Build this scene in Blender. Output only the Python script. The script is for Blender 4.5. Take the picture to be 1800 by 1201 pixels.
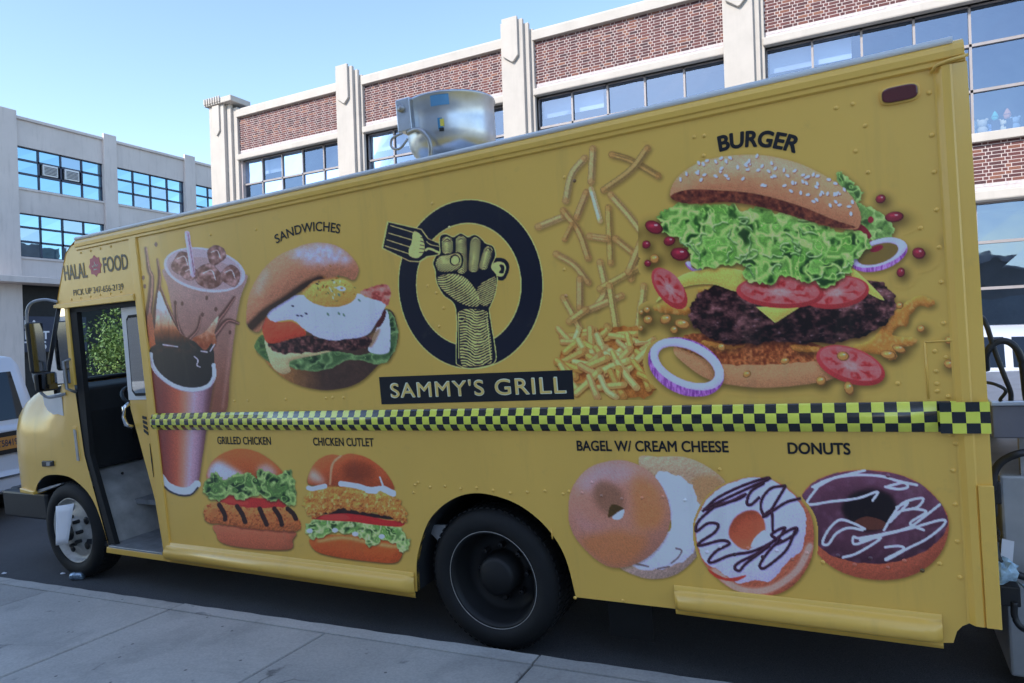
import bpy, bmesh, math, random
import numpy as np
from mathutils import Vector, Matrix
for o in list(bpy.data.objects): bpy.data.objects.remove(o)
random.seed(4); RNG = np.random.default_rng(4)
SC = bpy.context.scene; COL = SC.collection

# ------------------------------------------------------------------ camera, sky, sun, exposure
# world: X along the street (truck's tail towards +X), Y across it, Z up.
# truck frame -> world (the truck stands on the sloping, crowned street)
MT = np.array([[0.99944294, 0.00846511, -0.03228238], [-0.01039872, 0.99813173, -0.06020734], [0.03171240, 0.06050949, 0.99766373]])
RC = np.array([[0.88245831, 0.46193494, -0.08878874], [-0.05993924, -0.07679127, -0.99524388], [-0.46655613, 0.88358316, -0.04007706]])
CT = np.array([0.0, -3.13621756, 1.89593030]); FPX = 1176.896
cd = bpy.data.cameras.new('camera'); cam = bpy.data.objects.new('camera', cd); COL.objects.link(cam)
Rw = RC@MT.T
m4 = Matrix(((Rw[0][0], -Rw[1][0], -Rw[2][0], 0), (Rw[0][1], -Rw[1][1], -Rw[2][1], 0), (Rw[0][2], -Rw[1][2], -Rw[2][2], 0), (0, 0, 0, 1)))
m4.translation = Vector(MT@CT); cam.matrix_world = m4
cd.sensor_width = 36; cd.lens = 36*FPX/1800; cd.clip_start = .05; cd.clip_end = 3000; SC.camera = cam
SUN_EL, SUN_AZ = math.radians(36), math.radians(18)      # sun behind the camera, a little to the left
sdir = Vector((-math.sin(SUN_AZ)*math.cos(SUN_EL), -math.cos(SUN_AZ)*math.cos(SUN_EL), math.sin(SUN_EL)))
w = bpy.data.worlds.new('World'); SC.world = w; w.use_nodes = True; nt = w.node_tree
sky = nt.nodes.new('ShaderNodeTexSky'); sky.sky_type = 'NISHITA'; sky.sun_disc = False
sky.sun_elevation = SUN_EL; sky.sun_rotation = math.atan2(sdir.x, sdir.y); sky.air_density = 1.0; sky.dust_density = .5; sky.ozone_density = 1.5
bg = nt.nodes['Background']; bg.inputs['Strength'].default_value = .15; nt.links.new(sky.outputs[0], bg.inputs[0])
sl = bpy.data.lights.new('sun', 'SUN'); sl.energy = 2.0; sl.angle = math.radians(.5); sl.color = (1, .95, .87)
so = bpy.data.objects.new('sun', sl); COL.objects.link(so); so.rotation_euler = sdir.to_track_quat('Z', 'Y').to_euler(); so.location = (0, -5, 30)
vs = SC.view_settings; vs.view_transform = 'Standard'; vs.look = 'None'; vs.exposure = 1.27; vs.gamma = 1; vs.use_curve_mapping = False
SC.cycles.use_denoising = True; SC.cycles.max_bounces = 8; SC.cycles.transparent_max_bounces = 16

# ------------------------------------------------------------------ helpers
def srgb(c):
    c = np.asarray(c, float)/255.
    return np.where(c <= .04045, c/12.92, ((c+.055)/1.055)**2.4)
KL = np.array((.40, .485, .52))        # photographed (shade) value -> surface colour
def alb(c): return np.clip(srgb(c)/KL, 0, .9)
def at(u, v, Y):                       # a point of the photograph on the plane Y of the truck frame
    d = RC.T@np.array([(u-900)/FPX, (v-600.5)/FPX, 1]); t = (Y-CT[1])/d[1]
    return CT+d*t
def panel(u, v): q = at(u, v, 0); return q[0], q[2]
def uvp(x, z):
    q = RC@(np.array([x, 0, z])-CT); return 900+FPX*q[0]/q[2], 600.5+FPX*q[1]/q[2]
def tw(p): return MT@np.asarray(p, float)

def empty(name, loc=(0, 0, 0), rot=None, parent=None):
    o = bpy.data.objects.new(name, None); COL.objects.link(o); o.empty_display_size = .2
    m = Matrix.Identity(4) if rot is None else Matrix([list(r) for r in rot]).to_4x4(); m.translation = Vector(loc); o.matrix_local = m
    if parent: o.parent = parent
    return o
def tag(o, label=None, cat=None, group=None, kind=None):
    for k, v in (('label', label), ('category', cat), ('group', group), ('kind', kind)):
        if v: o[k] = v
    return o
class MB:
    def __init__(s): s.v = []; s.f = []; s.sm = []
    def add(s, vs, fs, smooth=False):
        b = len(s.v); s.v += [tuple(map(float, p)) for p in vs]; s.f += [tuple(i+b for i in f) for f in fs]; s.sm += [smooth]*len(fs); return s
    def box(s, a, b):
        x0, y0, z0 = a; x1, y1, z1 = b
        return s.add([(x0, y0, z0), (x1, y0, z0), (x1, y1, z0), (x0, y1, z0), (x0, y0, z1), (x1, y0, z1), (x1, y1, z1), (x0, y1, z1)],
                     [(0, 3, 2, 1), (4, 5, 6, 7), (0, 1, 5, 4), (1, 2, 6, 5), (2, 3, 7, 6), (3, 0, 4, 7)])
    def prism(s, pts, y0, y1, f=lambda a, d, z: (a, d, z)):      # outline in (a,z), extruded along depth
        n = len(pts); vs = [f(a, y0, z) for a, z in pts]+[f(a, y1, z) for a, z in pts]
        return s.add(vs, [tuple(range(n)), tuple(range(2*n-1, n-1, -1))]+[(i, i+n, (i+1) % n+n, (i+1) % n) for i in range(n)])
    def grid(s, rows, close=False, smooth=True):                 # rows of equal length
        n = len(rows[0]); vs = [p for r in rows for p in r]; fs = []
        for i in range(len(rows)-1):
            for j in range(n if close else n-1): fs.append((i*n+j, i*n+(j+1) % n, (i+1)*n+(j+1) % n, (i+1)*n+j))
        return s.add(vs, fs, smooth)
    def tube(s, path, r, n=8, cap=True, smooth=True):
        P = [Vector(p) for p in path]; rows = []; up = Vector((0, 0, 1))
        rr = r if isinstance(r, (list, tuple)) else [r]*len(P)
        for i, p in enumerate(P):
            d = (P[min(i+1, len(P)-1)]-P[max(i-1, 0)]).normalized()
            a = d.cross(up if abs(d.z) < .95 else Vector((1, 0, 0))).normalized(); b = d.cross(a)
            if i and (a.dot(la) < 0): a = -a; b = -b
            la = a; rows.append([p+(a*math.cos(t)+b*math.sin(t))*rr[i] for t in [k*2*math.pi/n for k in range(n)]])
        s.grid(rows, True, smooth)
        if cap: b0 = len(s.v)-len(rows)*n; s.f += [tuple(range(b0, b0+n)), tuple(range(len(s.v)-1, len(s.v)-1-n, -1))]; s.sm += [False]*2
        return s
    def lathe(s, prof, c, axis='y', n=32, smooth=True):          # profile of (radius, along)
        rows = []
        for r, a in prof:
            row = []
            for k in range(n):
                t = 2*math.pi*k/n; p, q = r*math.cos(t), r*math.sin(t)
                row.append({'y': (c[0]+p, c[1]+a, c[2]+q), 'z': (c[0]+p, c[1]+q, c[2]+a), 'x': (c[0]+a, c[1]+p, c[2]+q)}[axis])
            rows.append(row)
        return s.grid(rows, True, smooth)
    def ball(s, c, r, n=8, sq=(1, 1, 1)):
        rows = []
        for i in range(n//2+1):
            t = math.pi*i/(n//2); rows.append([(c[0]+r*sq[0]*math.sin(t)*math.cos(2*math.pi*k/n), c[1]+r*sq[1]*math.sin(t)*math.sin(2*math.pi*k/n), c[2]+r*sq[2]*math.cos(t)) for k in range(n)])
        return s.grid(rows, True, True)
    def mesh(s, name, off=None):
        me = bpy.data.meshes.new(name); v = np.array(s.v, float)
        if off is not None: v = v-np.asarray(off)
        me.from_pydata(v.tolist(), [], s.f); me.polygons.foreach_set('use_smooth', s.sm); me.update()
        bm = bmesh.new(); bm.from_mesh(me); bmesh.ops.recalc_face_normals(bm, faces=bm.faces); bm.to_mesh(me); bm.free(); return me
    def build(s, name, mat, parent=None, off=None, bevel=0, seg=2):
        o = bpy.data.objects.new(name, s.mesh(name, off)); COL.objects.link(o); o.data.materials.append(mat)
        if parent: o.parent = parent
        if bevel:
            b = o.modifiers.new('bevel', 'BEVEL'); b.width = bevel; b.segments = seg; b.limit_method = 'ANGLE'; b.angle_limit = .6
        return o
def link(name, me, parent=None, mat=None, loc=(0, 0, 0)):
    o = bpy.data.objects.new(name, me); COL.objects.link(o); o.location = loc
    if parent: o.parent = parent
    if mat and not me.materials: me.materials.append(mat)
    return o

# ------------------------------------------------------------------ materials
def new_mat(name):
    m = bpy.data.materials.new(name); m.use_nodes = True; n = m.node_tree.nodes; return m, m.node_tree, n['Principled BSDF']
def nz(t, scale, detail=4, rough=.55, vec=None, coord='Object', dist=0):
    x = t.nodes.new('ShaderNodeTexNoise'); x.inputs['Scale'].default_value = scale; x.inputs['Detail'].default_value = detail; x.inputs['Roughness'].default_value = rough; x.inputs['Distortion'].default_value = dist
    if vec is None:
        c = t.nodes.new('ShaderNodeTexCoord'); vec = c.outputs[coord]
    t.links.new(vec, x.inputs['Vector']); return x.outputs['Fac']
def ramp(t, fac, stops):
    r = t.nodes.new('ShaderNodeValToRGB'); e = r.color_ramp.elements
    while len(e) < len(stops): e.new(.5)
    for i, (p, c) in enumerate(stops): e[i].position = p; e[i].color = (c[0], c[1], c[2], 1) if not np.isscalar(c) else (c, c, c, 1)
    t.links.new(fac, r.inputs[0]); return r.outputs[0]
def mixn(t, a, b, f, mode='MULTIPLY'):
    x = t.nodes.new('ShaderNodeMix'); x.data_type = 'RGBA'; x.blend_type = mode
    for sck, val in ((x.inputs[0], f), (x.inputs[6], a), (x.inputs[7], b)):
        if hasattr(val, 'links') or isinstance(val, bpy.types.NodeSocket): t.links.new(val, sck)
        else: sck.default_value = val if np.isscalar(val) else (*val[:3], 1)
    return x.outputs[2]
def bump(t, b, h, strength=.3, dist=.01):
    x = t.nodes.new('ShaderNodeBump'); x.inputs['Strength'].default_value = strength; x.inputs['Distance'].default_value = dist
    t.links.new(h, x.inputs['Height']); t.links.new(x.outputs[0], b.inputs['Normal'])
def mat(name, col, rough=.5, metal=0, var=.12, vs=6, bs=0, bscale=40, bd=.004, coat=0, spec=.5, dirt=0, coord='Object', streak=0):
    m, t, b = new_mat(name); b.inputs['Roughness'].default_value = rough; b.inputs['Metallic'].default_value = metal; b.inputs['Specular IOR Level'].default_value = spec
    b.inputs['Coat Weight'].default_value = coat; b.inputs['Coat Roughness'].default_value = .08
    c = ramp(t, nz(t, vs, 5, coord=coord), [(.25, 1-var), (.75, 1+var*.5)]); out = mixn(t, col, c, 1.0)
    if dirt:
        d = ramp(t, nz(t, vs*.35, 6, .7, coord=coord), [(.5, 0.), (.72, 1.)]); out = mixn(t, out, tuple(np.array(col)*.55+.01), mathn(t, d, dirt), 'MIX')
    if streak: out = mixn(t, out, tuple(np.array(col)*.5), mathn(t, streaks(t), streak), 'MIX')
    t.links.new(out, b.inputs['Base Color'])
    if bs: bump(t, b, nz(t, bscale, 4, coord=coord), bs, bd)
    return m
def streaks(t, sc=5., k=.12, lo=.52, hi=.78):
    c = t.nodes.new('ShaderNodeTexCoord'); mp = t.nodes.new('ShaderNodeMapping'); mp.inputs['Scale'].default_value = (1, 1, k); t.links.new(c.outputs['Object'], mp.inputs[0])
    return ramp(t, nz(t, sc, 6, .65, mp.outputs[0]), [(lo, 0.), (hi, 1.)])
def mathn(t, a, k, op='MULTIPLY'):
    x = t.nodes.new('ShaderNodeMath'); x.operation = op
    if isinstance(a, bpy.types.NodeSocket): t.links.new(a, x.inputs[0])
    else: x.inputs[0].default_value = a
    if isinstance(k, bpy.types.NodeSocket): t.links.new(k, x.inputs[1])
    else: x.inputs[1].default_value = k
    return x.outputs[0]
def glass(name, tint=(.8, .9, .9), refl=.25, trans=.75, gloss=(.9, .95, 1), rough=.02, wavy=0, fres=.35):
    m, t, b = new_mat(name); t.nodes.remove(b); out = t.nodes['Material Output']
    tr = t.nodes.new('ShaderNodeBsdfTransparent'); tr.inputs[0].default_value = (*tint, 1)
    gl = t.nodes.new('ShaderNodeBsdfGlossy'); gl.inputs[0].default_value = (*gloss, 1); gl.inputs['Roughness'].default_value = rough
    lw = t.nodes.new('ShaderNodeLayerWeight'); lw.inputs[0].default_value = fres
    f = mathn(t, mathn(t, lw.outputs['Fresnel'], 1-refl), refl, 'ADD')
    if wavy: x = t.nodes.new('ShaderNodeBump'); x.inputs['Strength'].default_value = wavy; x.inputs['Distance'].default_value = .02; t.links.new(nz(t, 1.3, 2), x.inputs['Height']); t.links.new(x.outputs[0], gl.inputs['Normal'])
    mx = t.nodes.new('ShaderNodeMixShader'); t.links.new(f, mx.inputs[0]); t.links.new(tr.outputs[0], mx.inputs[1]); t.links.new(gl.outputs[0], mx.inputs[2]); t.links.new(mx.outputs[0], out.inputs[0]); return m
YEL_P = (163, 140, 65); YEL = tuple(alb(YEL_P))
def vinyl(name, attr=None, col=None, rough=.34):
    """yellow vinyl wrap; with attr the printed colours come from the sheet's colour attribute"""
    m, t, b = new_mat(name)
    if attr: a = t.nodes.new('ShaderNodeAttribute'); a.attribute_name = attr; c = a.outputs['Color']
    else: c = col or YEL
    v = ramp(t, nz(t, 1.3, 4), [(.3, .95), (.7, 1.03)]); c = mixn(t, c, v, 1.0)
    g = ramp(t, nz(t, 9, 6, .7), [(.60, 0.), (.80, .16)]); c = mixn(t, c, (.20, .16, .09), g, 'MIX')
    c = mixn(t, c, (.16, .13, .08), mathn(t, streaks(t, 7, .10, .55, .85), .22), 'MIX')
    t.links.new(c, b.inputs['Base Color']); b.inputs['Roughness'].default_value = rough; b.inputs['Coat Weight'].default_value = .30; b.inputs['Coat Roughness'].default_value = .15
    x = t.nodes.new('ShaderNodeBump'); x.inputs['Strength'].default_value = .22; x.inputs['Distance'].default_value = .02; t.links.new(nz(t, 2.2, 3), x.inputs['Height']); t.links.new(x.outputs[0], b.inputs['Normal']); t.links.new(x.outputs[0], b.inputs['Coat Normal'])
    return m
M = {}
M['yellow'] = vinyl('yellow_vinyl'); M['print'] = vinyl('printed_vinyl', 'Col'); M['ink'] = mat('black_print', (.012, .012, .016), .35, var=.1)
M['yellow_paint'] = vinyl('yellow_paint', None, tuple(np.array(YEL)*1.02), .3)
M['cream_print'] = mat('cream_print', tuple(alb((206, 196, 160))), .4, var=.05); M['gold_print'] = mat('gold_print', tuple(alb((178, 152, 88))), .4, var=.06)
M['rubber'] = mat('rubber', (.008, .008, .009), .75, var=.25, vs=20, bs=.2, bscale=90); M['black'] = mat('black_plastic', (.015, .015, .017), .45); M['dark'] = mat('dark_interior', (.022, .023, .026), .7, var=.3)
M['steel'] = mat('galvanised_steel', (.62, .66, .72), .32, .85, var=.18, vs=9); M['chrome'] = mat('chrome', (.75, .77, .8), .12, 1, var=.05); M['alu'] = mat('scuffed_aluminium', (.42, .43, .45), .42, .7, var=.3, vs=14, bs=.1)
M['rim'] = mat('painted_rim', (.52, .50, .47), .5, .2, var=.3, vs=18, dirt=.6); M['white'] = mat('white_paint', (.72, .72, .72), .35, var=.05, coat=.2); M['paper'] = mat('paper', (.78, .78, .82), .8, var=.04)
M['silver'] = mat('silver_car_paint', (.62, .63, .67), .25, .3, var=.03, coat=.6); M['carwhite'] = mat('white_car_paint', (.68, .70, .76), .28, 0, var=.03, coat=.6)
M['redlens'] = mat('red_lens', (.10, .006, .012), .15, coat=.8); M['amber'] = mat('amber_lens', (.7, .16, .03), .2, coat=.6)
M['cabglass'] = glass('cab_glass', (.82, .95, .94), .05, fres=.15); M['carglass'] = glass('dark_car_glass', (.03, .035, .05), .05, gloss=(.5, .6, .75), fres=.12)
M['winglass'] = glass('window_glass', (.58, .68, .78), .19, wavy=.4, gloss=(.55, .70, .92)); M['blueglass'] = glass('blue_window_glass', (.10, .20, .32), .55, gloss=(.50, .82, 1.0), wavy=.1)
M['bluepale'] = glass('pale_blue_window_glass', (.25, .34, .42), .45, gloss=(.62, .80, .95), wavy=.15)
M['stucco'] = mat('cream_stucco', (.50, .455, .41), .85, var=.10, vs=1.6, bs=.25, bscale=60, bd=.003, dirt=.18, streak=.18); M['stucco_grey'] = mat('grey_concrete', (.66, .585, .55), .9, var=.10, vs=.7, bs=.2, bscale=30, dirt=.25, streak=.4)
M['mortar'] = mat('pale_mortar', (.58, .49, .47), .95, var=.15, vs=9, bs=.3, bscale=120); M['winframe'] = mat('taupe_window_frame', (.30, .27, .27), .5, .1); M['navyframe'] = mat('navy_window_frame', (.03, .04, .08), .4); M['inner'] = mat('room_interior', (.15, .17, .20), .9, var=.4, vs=1.2)
def brickmat(name, attr):
    m, t, b = new_mat(name)
    if attr: a = t.nodes.new('ShaderNodeAttribute'); a.attribute_name = 'Rnd'; f = a.outputs['Fac']
    else: f = t.nodes.new('ShaderNodeObjectInfo').outputs['Random']
    c = ramp(t, f, [(0, (.060, .026, .030)), (.35, (.10, .036, .038)), (.8, (.145, .050, .046)), (1, (.23, .095, .062))]); c = mixn(t, c, ramp(t, nz(t, 40, 4), [(.3, .8), (.7, 1.12)]), 1.0)
    t.links.new(c, b.inputs['Base Color']); b.inputs['Roughness'].default_value = .85; bump(t, b, nz(t, 90, 3), .3, .003); return m
M['brick'] = brickmat('brick_single', False); M['brickmass'] = brickmat('brick_mass', True); M['whitebrick'] = mat('whitewashed_brick', (.56, .51, .52), .9, var=.25, vs=12, bs=.3)
def checker():
    m, t, b = new_mat('checker_tape'); c = t.nodes.new('ShaderNodeTexCoord'); s = t.nodes.new('ShaderNodeSeparateXYZ'); t.links.new(c.outputs['Object'], s.inputs[0])
    i = mathn(t, mathn(t, s.outputs['X'], .0462, 'DIVIDE'), 0, 'FLOOR'); i.node.operation = 'FLOOR'
    r1 = mathn(t, s.outputs['Z'], 1.3615, 'GREATER_THAN'); r2 = mathn(t, s.outputs['Z'], 1.3165, 'GREATER_THAN'); r = mathn(t, r1, r2, 'ADD')
    k = mathn(t, mathn(t, mathn(t, i, r, 'ADD'), 1000, 'ADD'), 2, 'MODULO'); k = mathn(t, k, .5, 'GREATER_THAN')
    t.links.new(mixn(t, (.014, .015, .018), tuple(alb((172, 178, 66))), k, 'MIX'), b.inputs['Base Color']); b.inputs['Roughness'].default_value = .22; b.inputs['Coat Weight'].default_value = .5; b.inputs['Coat Roughness'].default_value = .06; return m
M['checker'] = checker()
def concrete():
    m, t, b = new_mat('pavement_concrete')
    c = ramp(t, nz(t, 1.7, 8, .6, coord='Generated'), [(.3, (.30, .30, .30)), (.7, (.40, .395, .385))]); oi = t.nodes.new('ShaderNodeObjectInfo')
    g = t.nodes.new('ShaderNodeNewGeometry'); c = ramp(t, nz(t, 1.1, 8, .62, g.outputs['Position']), [(.28, (.37, .36, .345)), (.72, (.53, .51, .48))])
    c = mixn(t, c, ramp(t, oi.outputs['Random'], [(0, .84), (1, 1.08)]), 1.0); c = mixn(t, c, ramp(t, nz(t, 70, 3, .6, g.outputs['Position']), [(.3, .86), (.7, 1.1)]), 1.0)
    st = ramp(t, nz(t, 5.5, 4, .6, g.outputs['Position'], dist=.6), [(.66, 0.), (.72, .55)]); c = mixn(t, c, (.13, .13, .135), st, 'MIX')
    vo = t.nodes.new('ShaderNodeTexVoronoi'); vo.inputs['Scale'].default_value = 7; t.links.new(g.outputs['Position'], vo.inputs['Vector'])
    sp = ramp(t, vo.outputs['Distance'], [(.045, .8), (.07, 0.)]); c = mixn(t, c, (.06, .06, .065), sp, 'MIX')
    ve = t.nodes.new('ShaderNodeTexVoronoi'); ve.feature = 'DISTANCE_TO_EDGE'; ve.inputs['Scale'].default_value = .55; wv = t.nodes.new('ShaderNodeVectorMath'); wv.operation = 'ADD'; nn = t.nodes.new('ShaderNodeTexNoise'); nn.inputs['Scale'].default_value = 5; nn.inputs['Detail'].default_value = 5; t.links.new(g.outputs['Position'], nn.inputs['Vector']); ml = t.nodes.new('ShaderNodeVectorMath'); ml.operation = 'SCALE'; ml.inputs['Scale'].default_value = .25; t.links.new(nn.outputs['Color'], ml.inputs[0]); t.links.new(g.outputs['Position'], wv.inputs[0]); t.links.new(ml.outputs[0], wv.inputs[1]); t.links.new(wv.outputs[0], ve.inputs['Vector'])
    ck = mathn(t, ramp(t, ve.outputs['Distance'], [(.0, 1.), (.006, 0.)]), ramp(t, nz(t, .7, 2, .5, g.outputs['Position']), [(.50, 0.), (.56, .75)])); c = mixn(t, c, (.07, .07, .07), ck, 'MIX')
    bl_ = ramp(t, nz(t, 2.6, 5, .65, g.outputs['Position'], dist=.4), [(.52, 0.), (.70, .32)]); c = mixn(t, c, (.17, .17, .17), bl_, 'MIX')
    t.links.new(c, b.inputs['Base Color']); b.inputs['Roughness'].default_value = .88; bump(t, b, nz(t, 120, 5, .6, g.outputs['Position']), .35, .003); return m
M['concrete'] = concrete()
def asphalt():
    m, t, b = new_mat('asphalt'); g = t.nodes.new('ShaderNodeNewGeometry'); P = g.outputs['Position']
    c = ramp(t, nz(t, .6, 6, .6, P), [(.3, (.055, .058, .064)), (.7, (.088, .090, .096))]); c = mixn(t, c, ramp(t, nz(t, 180, 3, .7, P), [(.35, .55), (.7, 1.5)]), 1.0)
    t.links.new(c, b.inputs['Base Color']); b.inputs['Roughness'].default_value = .85; bump(t, b, nz(t, 220, 4, .6, P), .6, .006); return m
M['asphalt'] = asphalt()
M['bark'] = mat('bark', (.10, .075, .055), .9, var=.3, vs=14, bs=.5); 
def leafmat():
    m, t, b = new_mat('leaves'); o = t.nodes.new('ShaderNodeAttribute'); o.attribute_name = 'Rnd'
    t.links.new(ramp(t, o.outputs['Fac'], [(0, (.05, .10, .025)), (.5, (.12, .19, .04)), (1, (.26, .32, .08))]), b.inputs['Base Color']); b.inputs['Roughness'].default_value = .6; b.inputs['Transmission Weight'].default_value = 0; return m
M['leaf'] = leafmat()
# ------------------------------------------------------------------ printed artwork (vinyl wrap pictures)
# Each picture is painted with numpy on a small canvas and then carried as vertex colours by its own
# thin vinyl sheet on the truck's side panel.
SS = 2
class Art:
    def __init__(s, u0, v0, u1, v1, seed=1):
        s.u0, s.v0, s.u1, s.v1 = u0, v0, u1, v1
        s.w, s.h = int((u1-u0)*SS), int((v1-v0)*SS)
        s.rgb = np.zeros((s.h, s.w, 3)); s.a = np.zeros((s.h, s.w))
        s.rng = np.random.default_rng(seed)
        yy, xx = np.mgrid[0:s.h, 0:s.w]
        s.U = u0 + (xx+.5)/SS; s.V = v0 + (yy+.5)/SS
    def px(s, pts): return (np.array(pts, float) - (s.u0, s.v0))*SS
    def poly(s, pts, smooth=True, wob=0, n=8):
        p = np.array(pts, float)
        if smooth: p = catmull(p, n)
        if wob:
            k = len(p); ph = s.rng.uniform(0, 6.28, 6); t = np.linspace(0, 6.283, k, endpoint=False)
            d = sum(np.sin(t*f+ph[i])*(1/(1+i*.5)) for i, f in enumerate((17, 29, 43, 61, 83, 111)))
            g = np.roll(p, -1, 0)-np.roll(p, 1, 0); nn = np.stack([g[:, 1], -g[:, 0]], 1); nn /= np.linalg.norm(nn, axis=1)[:, None]+1e-9
            p = p + nn*(d*wob*.5)[:, None]
        return fill(s.px(p), s.h, s.w)
    def ell(s, c, rx, ry, rot=0):
        a = math.radians(rot); R = max(rx, ry)+2; out = np.zeros((s.h, s.w))
        x0 = max(0, int((c[0]-R-s.u0)*SS)); x1 = min(s.w, int((c[0]+R-s.u0)*SS)+1); y0 = max(0, int((c[1]-R-s.v0)*SS)); y1 = min(s.h, int((c[1]+R-s.v0)*SS)+1)
        if x1 <= x0 or y1 <= y0: return out
        dx = s.U[y0:y1, x0:x1]-c[0]; dy = s.V[y0:y1, x0:x1]-c[1]
        x = dx*math.cos(a)+dy*math.sin(a); y = -dx*math.sin(a)+dy*math.cos(a)
        out[y0:y1, x0:x1] = np.clip((1-np.sqrt((x/rx)**2+(y/ry)**2))*min(rx, ry)*SS+.5, 0, 1)
        return out
    def soft(s, c, rx, ry):
        out = np.zeros((s.h, s.w)); k = 2.2
        x0 = max(0, int((c[0]-rx*k-s.u0)*SS)); x1 = min(s.w, int((c[0]+rx*k-s.u0)*SS)+1); y0 = max(0, int((c[1]-ry*k-s.v0)*SS)); y1 = min(s.h, int((c[1]+ry*k-s.v0)*SS)+1)
        if x1 > x0 and y1 > y0: out[y0:y1, x0:x1] = np.clip(np.exp(-(((s.U[y0:y1, x0:x1]-c[0])/rx)**2+((s.V[y0:y1, x0:x1]-c[1])/ry)**2))*1.1-.02, 0, 1)
        return out
    def drop(s, c, rx, ry, rot, col):
        col = np.array(col, float); s.put(s.ell(c, rx, ry, rot), col*.62); s.put(s.ell((c[0]-rx*.06, c[1]-ry*.08), rx*.86, ry*.84, rot), col*.92)
        s.put(s.soft((c[0]-rx*.2, c[1]-ry*.3), rx*.42, ry*.36), np.clip(col*1.35, 0, 255), .8); s.put(s.ell((c[0]+rx*.2, c[1]-ry*.36), max(1.1, rx*.2), max(.8, ry*.13)), (215, 195, 190), .7)
    def line(s, pts, w, smooth=True, taper=None):
        p = np.array(pts, float)
        if smooth and len(p) > 2: p = catmull(p, 6, closed=False)
        q = s.px(p); out = np.zeros((s.h, s.w)); n = len(q)-1
        for i in range(n):
            a, b = q[i], q[i+1]
            r = w*SS/2
            if taper is not None: r *= taper[0]+(taper[1]-taper[0])*i/max(1, n-1)
            x0 = int(max(0, min(a[0], b[0])-r-2)); x1 = int(min(s.w, max(a[0], b[0])+r+3))
            y0 = int(max(0, min(a[1], b[1])-r-2)); y1 = int(min(s.h, max(a[1], b[1])+r+3))
            if x1 <= x0 or y1 <= y0: continue
            X, Y = np.meshgrid(np.arange(x0, x1)+.5, np.arange(y0, y1)+.5)
            d = b-a; L = d@d+1e-9
            t = np.clip(((X-a[0])*d[0]+(Y-a[1])*d[1])/L, 0, 1)
            m = np.clip(r-np.hypot(X-a[0]-t*d[0], Y-a[1]-t*d[1])+.5, 0, 1)
            out[y0:y1, x0:x1] = np.maximum(out[y0:y1, x0:x1], m)
        return out
    def put(s, m, col, al=1.0):
        col = np.asarray(col, float)
        if col.max() > 1.5: col = col/255.
        m = np.asarray(m, float); ry = np.flatnonzero(m.max(1) > 0)
        if len(ry) == 0: return
        y0, y1 = ry[0], ry[-1]+1; rx = np.flatnonzero(m[y0:y1].max(0) > 0); sl = (slice(y0, y1), slice(rx[0], rx[-1]+1))
        k = m[sl]*al; col = col[None, None, :] if col.ndim == 1 else col[sl]
        na = s.a[sl]+(1-s.a[sl])*k
        w = np.where(na > 1e-6, k/np.maximum(na, 1e-6), 0)[..., None]
        s.rgb[sl] = s.rgb[sl]*(1-w)+col*w; s.a[sl] = na
    def noise(s, size, octv=3, stretch=(1, 1), seed=None):
        r = np.random.default_rng(seed) if seed is not None else s.rng
        out = np.zeros((s.h, s.w)); amp = 1; tot = 0
        for o in range(octv):
            gx = max(2, int(s.w/(size*SS*stretch[0]))+2); gy = max(2, int(s.h/(size*SS*stretch[1]))+2)
            g = r.uniform(-1, 1, (gy+1, gx+1))
            x = np.linspace(0, gx-1e-3, s.w); y = np.linspace(0, gy-1e-3, s.h)
            xi = x.astype(int); yi = y.astype(int); fx = x-xi; fy = y-yi
            fx = fx*fx*(3-2*fx); fy = (fy*fy*(3-2*fy))[:, None]
            a = g[yi][:, xi]*(1-fx)+g[yi][:, xi+1]*fx; b = g[yi+1][:, xi]*(1-fx)+g[yi+1][:, xi+1]*fx
            out += amp*(a*(1-fy)+b*fy); tot += amp; amp *= .55; size /= 2
        return out/tot
    def blur(s, m, r):
        r = max(1, int(r*SS))
        for _ in range(2): m = box1(box1(m, r, 0), r, 1)
        return m
    def shade(s, m, r, col, lit=(-.5, -.8), amt=.5, rough=0, rs=6):
        h = s.blur(m, r)
        if rough: h = h+rough*s.noise(rs, 3)*.3
        gy, gx = np.gradient(h); k = r*SS*1.3
        l = np.clip((gx*-lit[0]+gy*-lit[1])*k, -1, 1)
        base = np.asarray(col, float)[None, None, :]/255.
        return np.clip(base*(1+amt*l)[..., None], 0, 1)
    def shadow(s, m, off=(4, 5), r=6, al=.55, col=(70, 58, 25)):
        sh = np.roll(np.roll(m, int(off[1]*SS), 0), int(off[0]*SS), 1)
        s.put(s.blur(sh, r), col, al)
def box1(m, r, ax):
    m = np.moveaxis(m, ax, 0)
    c = np.concatenate([np.zeros((1,)+m.shape[1:]), np.cumsum(np.pad(m, ((r, r), (0, 0)), mode='edge'), 0)], 0)
    out = (c[2*r+1:]-c[:-2*r-1])/(2*r+1)
    return np.moveaxis(out, 0, ax)
def catmull(p, n=8, closed=True):
    if closed: P = np.concatenate([p[-1:], p, p[:2]])
    else: P = np.concatenate([2*p[:1]-p[1:2], p, 2*p[-1:]-p[-2:-1]])
    t = np.linspace(0, 1, n, endpoint=False)[:, None]; out = []
    for i in range(1, len(P)-2):
        a, b, c, d = P[i-1], P[i], P[i+1], P[i+2]
        out.append(.5*((2*b)+(-a+c)*t+(2*a-5*b+4*c-d)*t**2+(-a+3*b-3*c+d)*t**3))
    out = np.concatenate(out)
    return out if closed else np.concatenate([out, p[-1:]])
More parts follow.
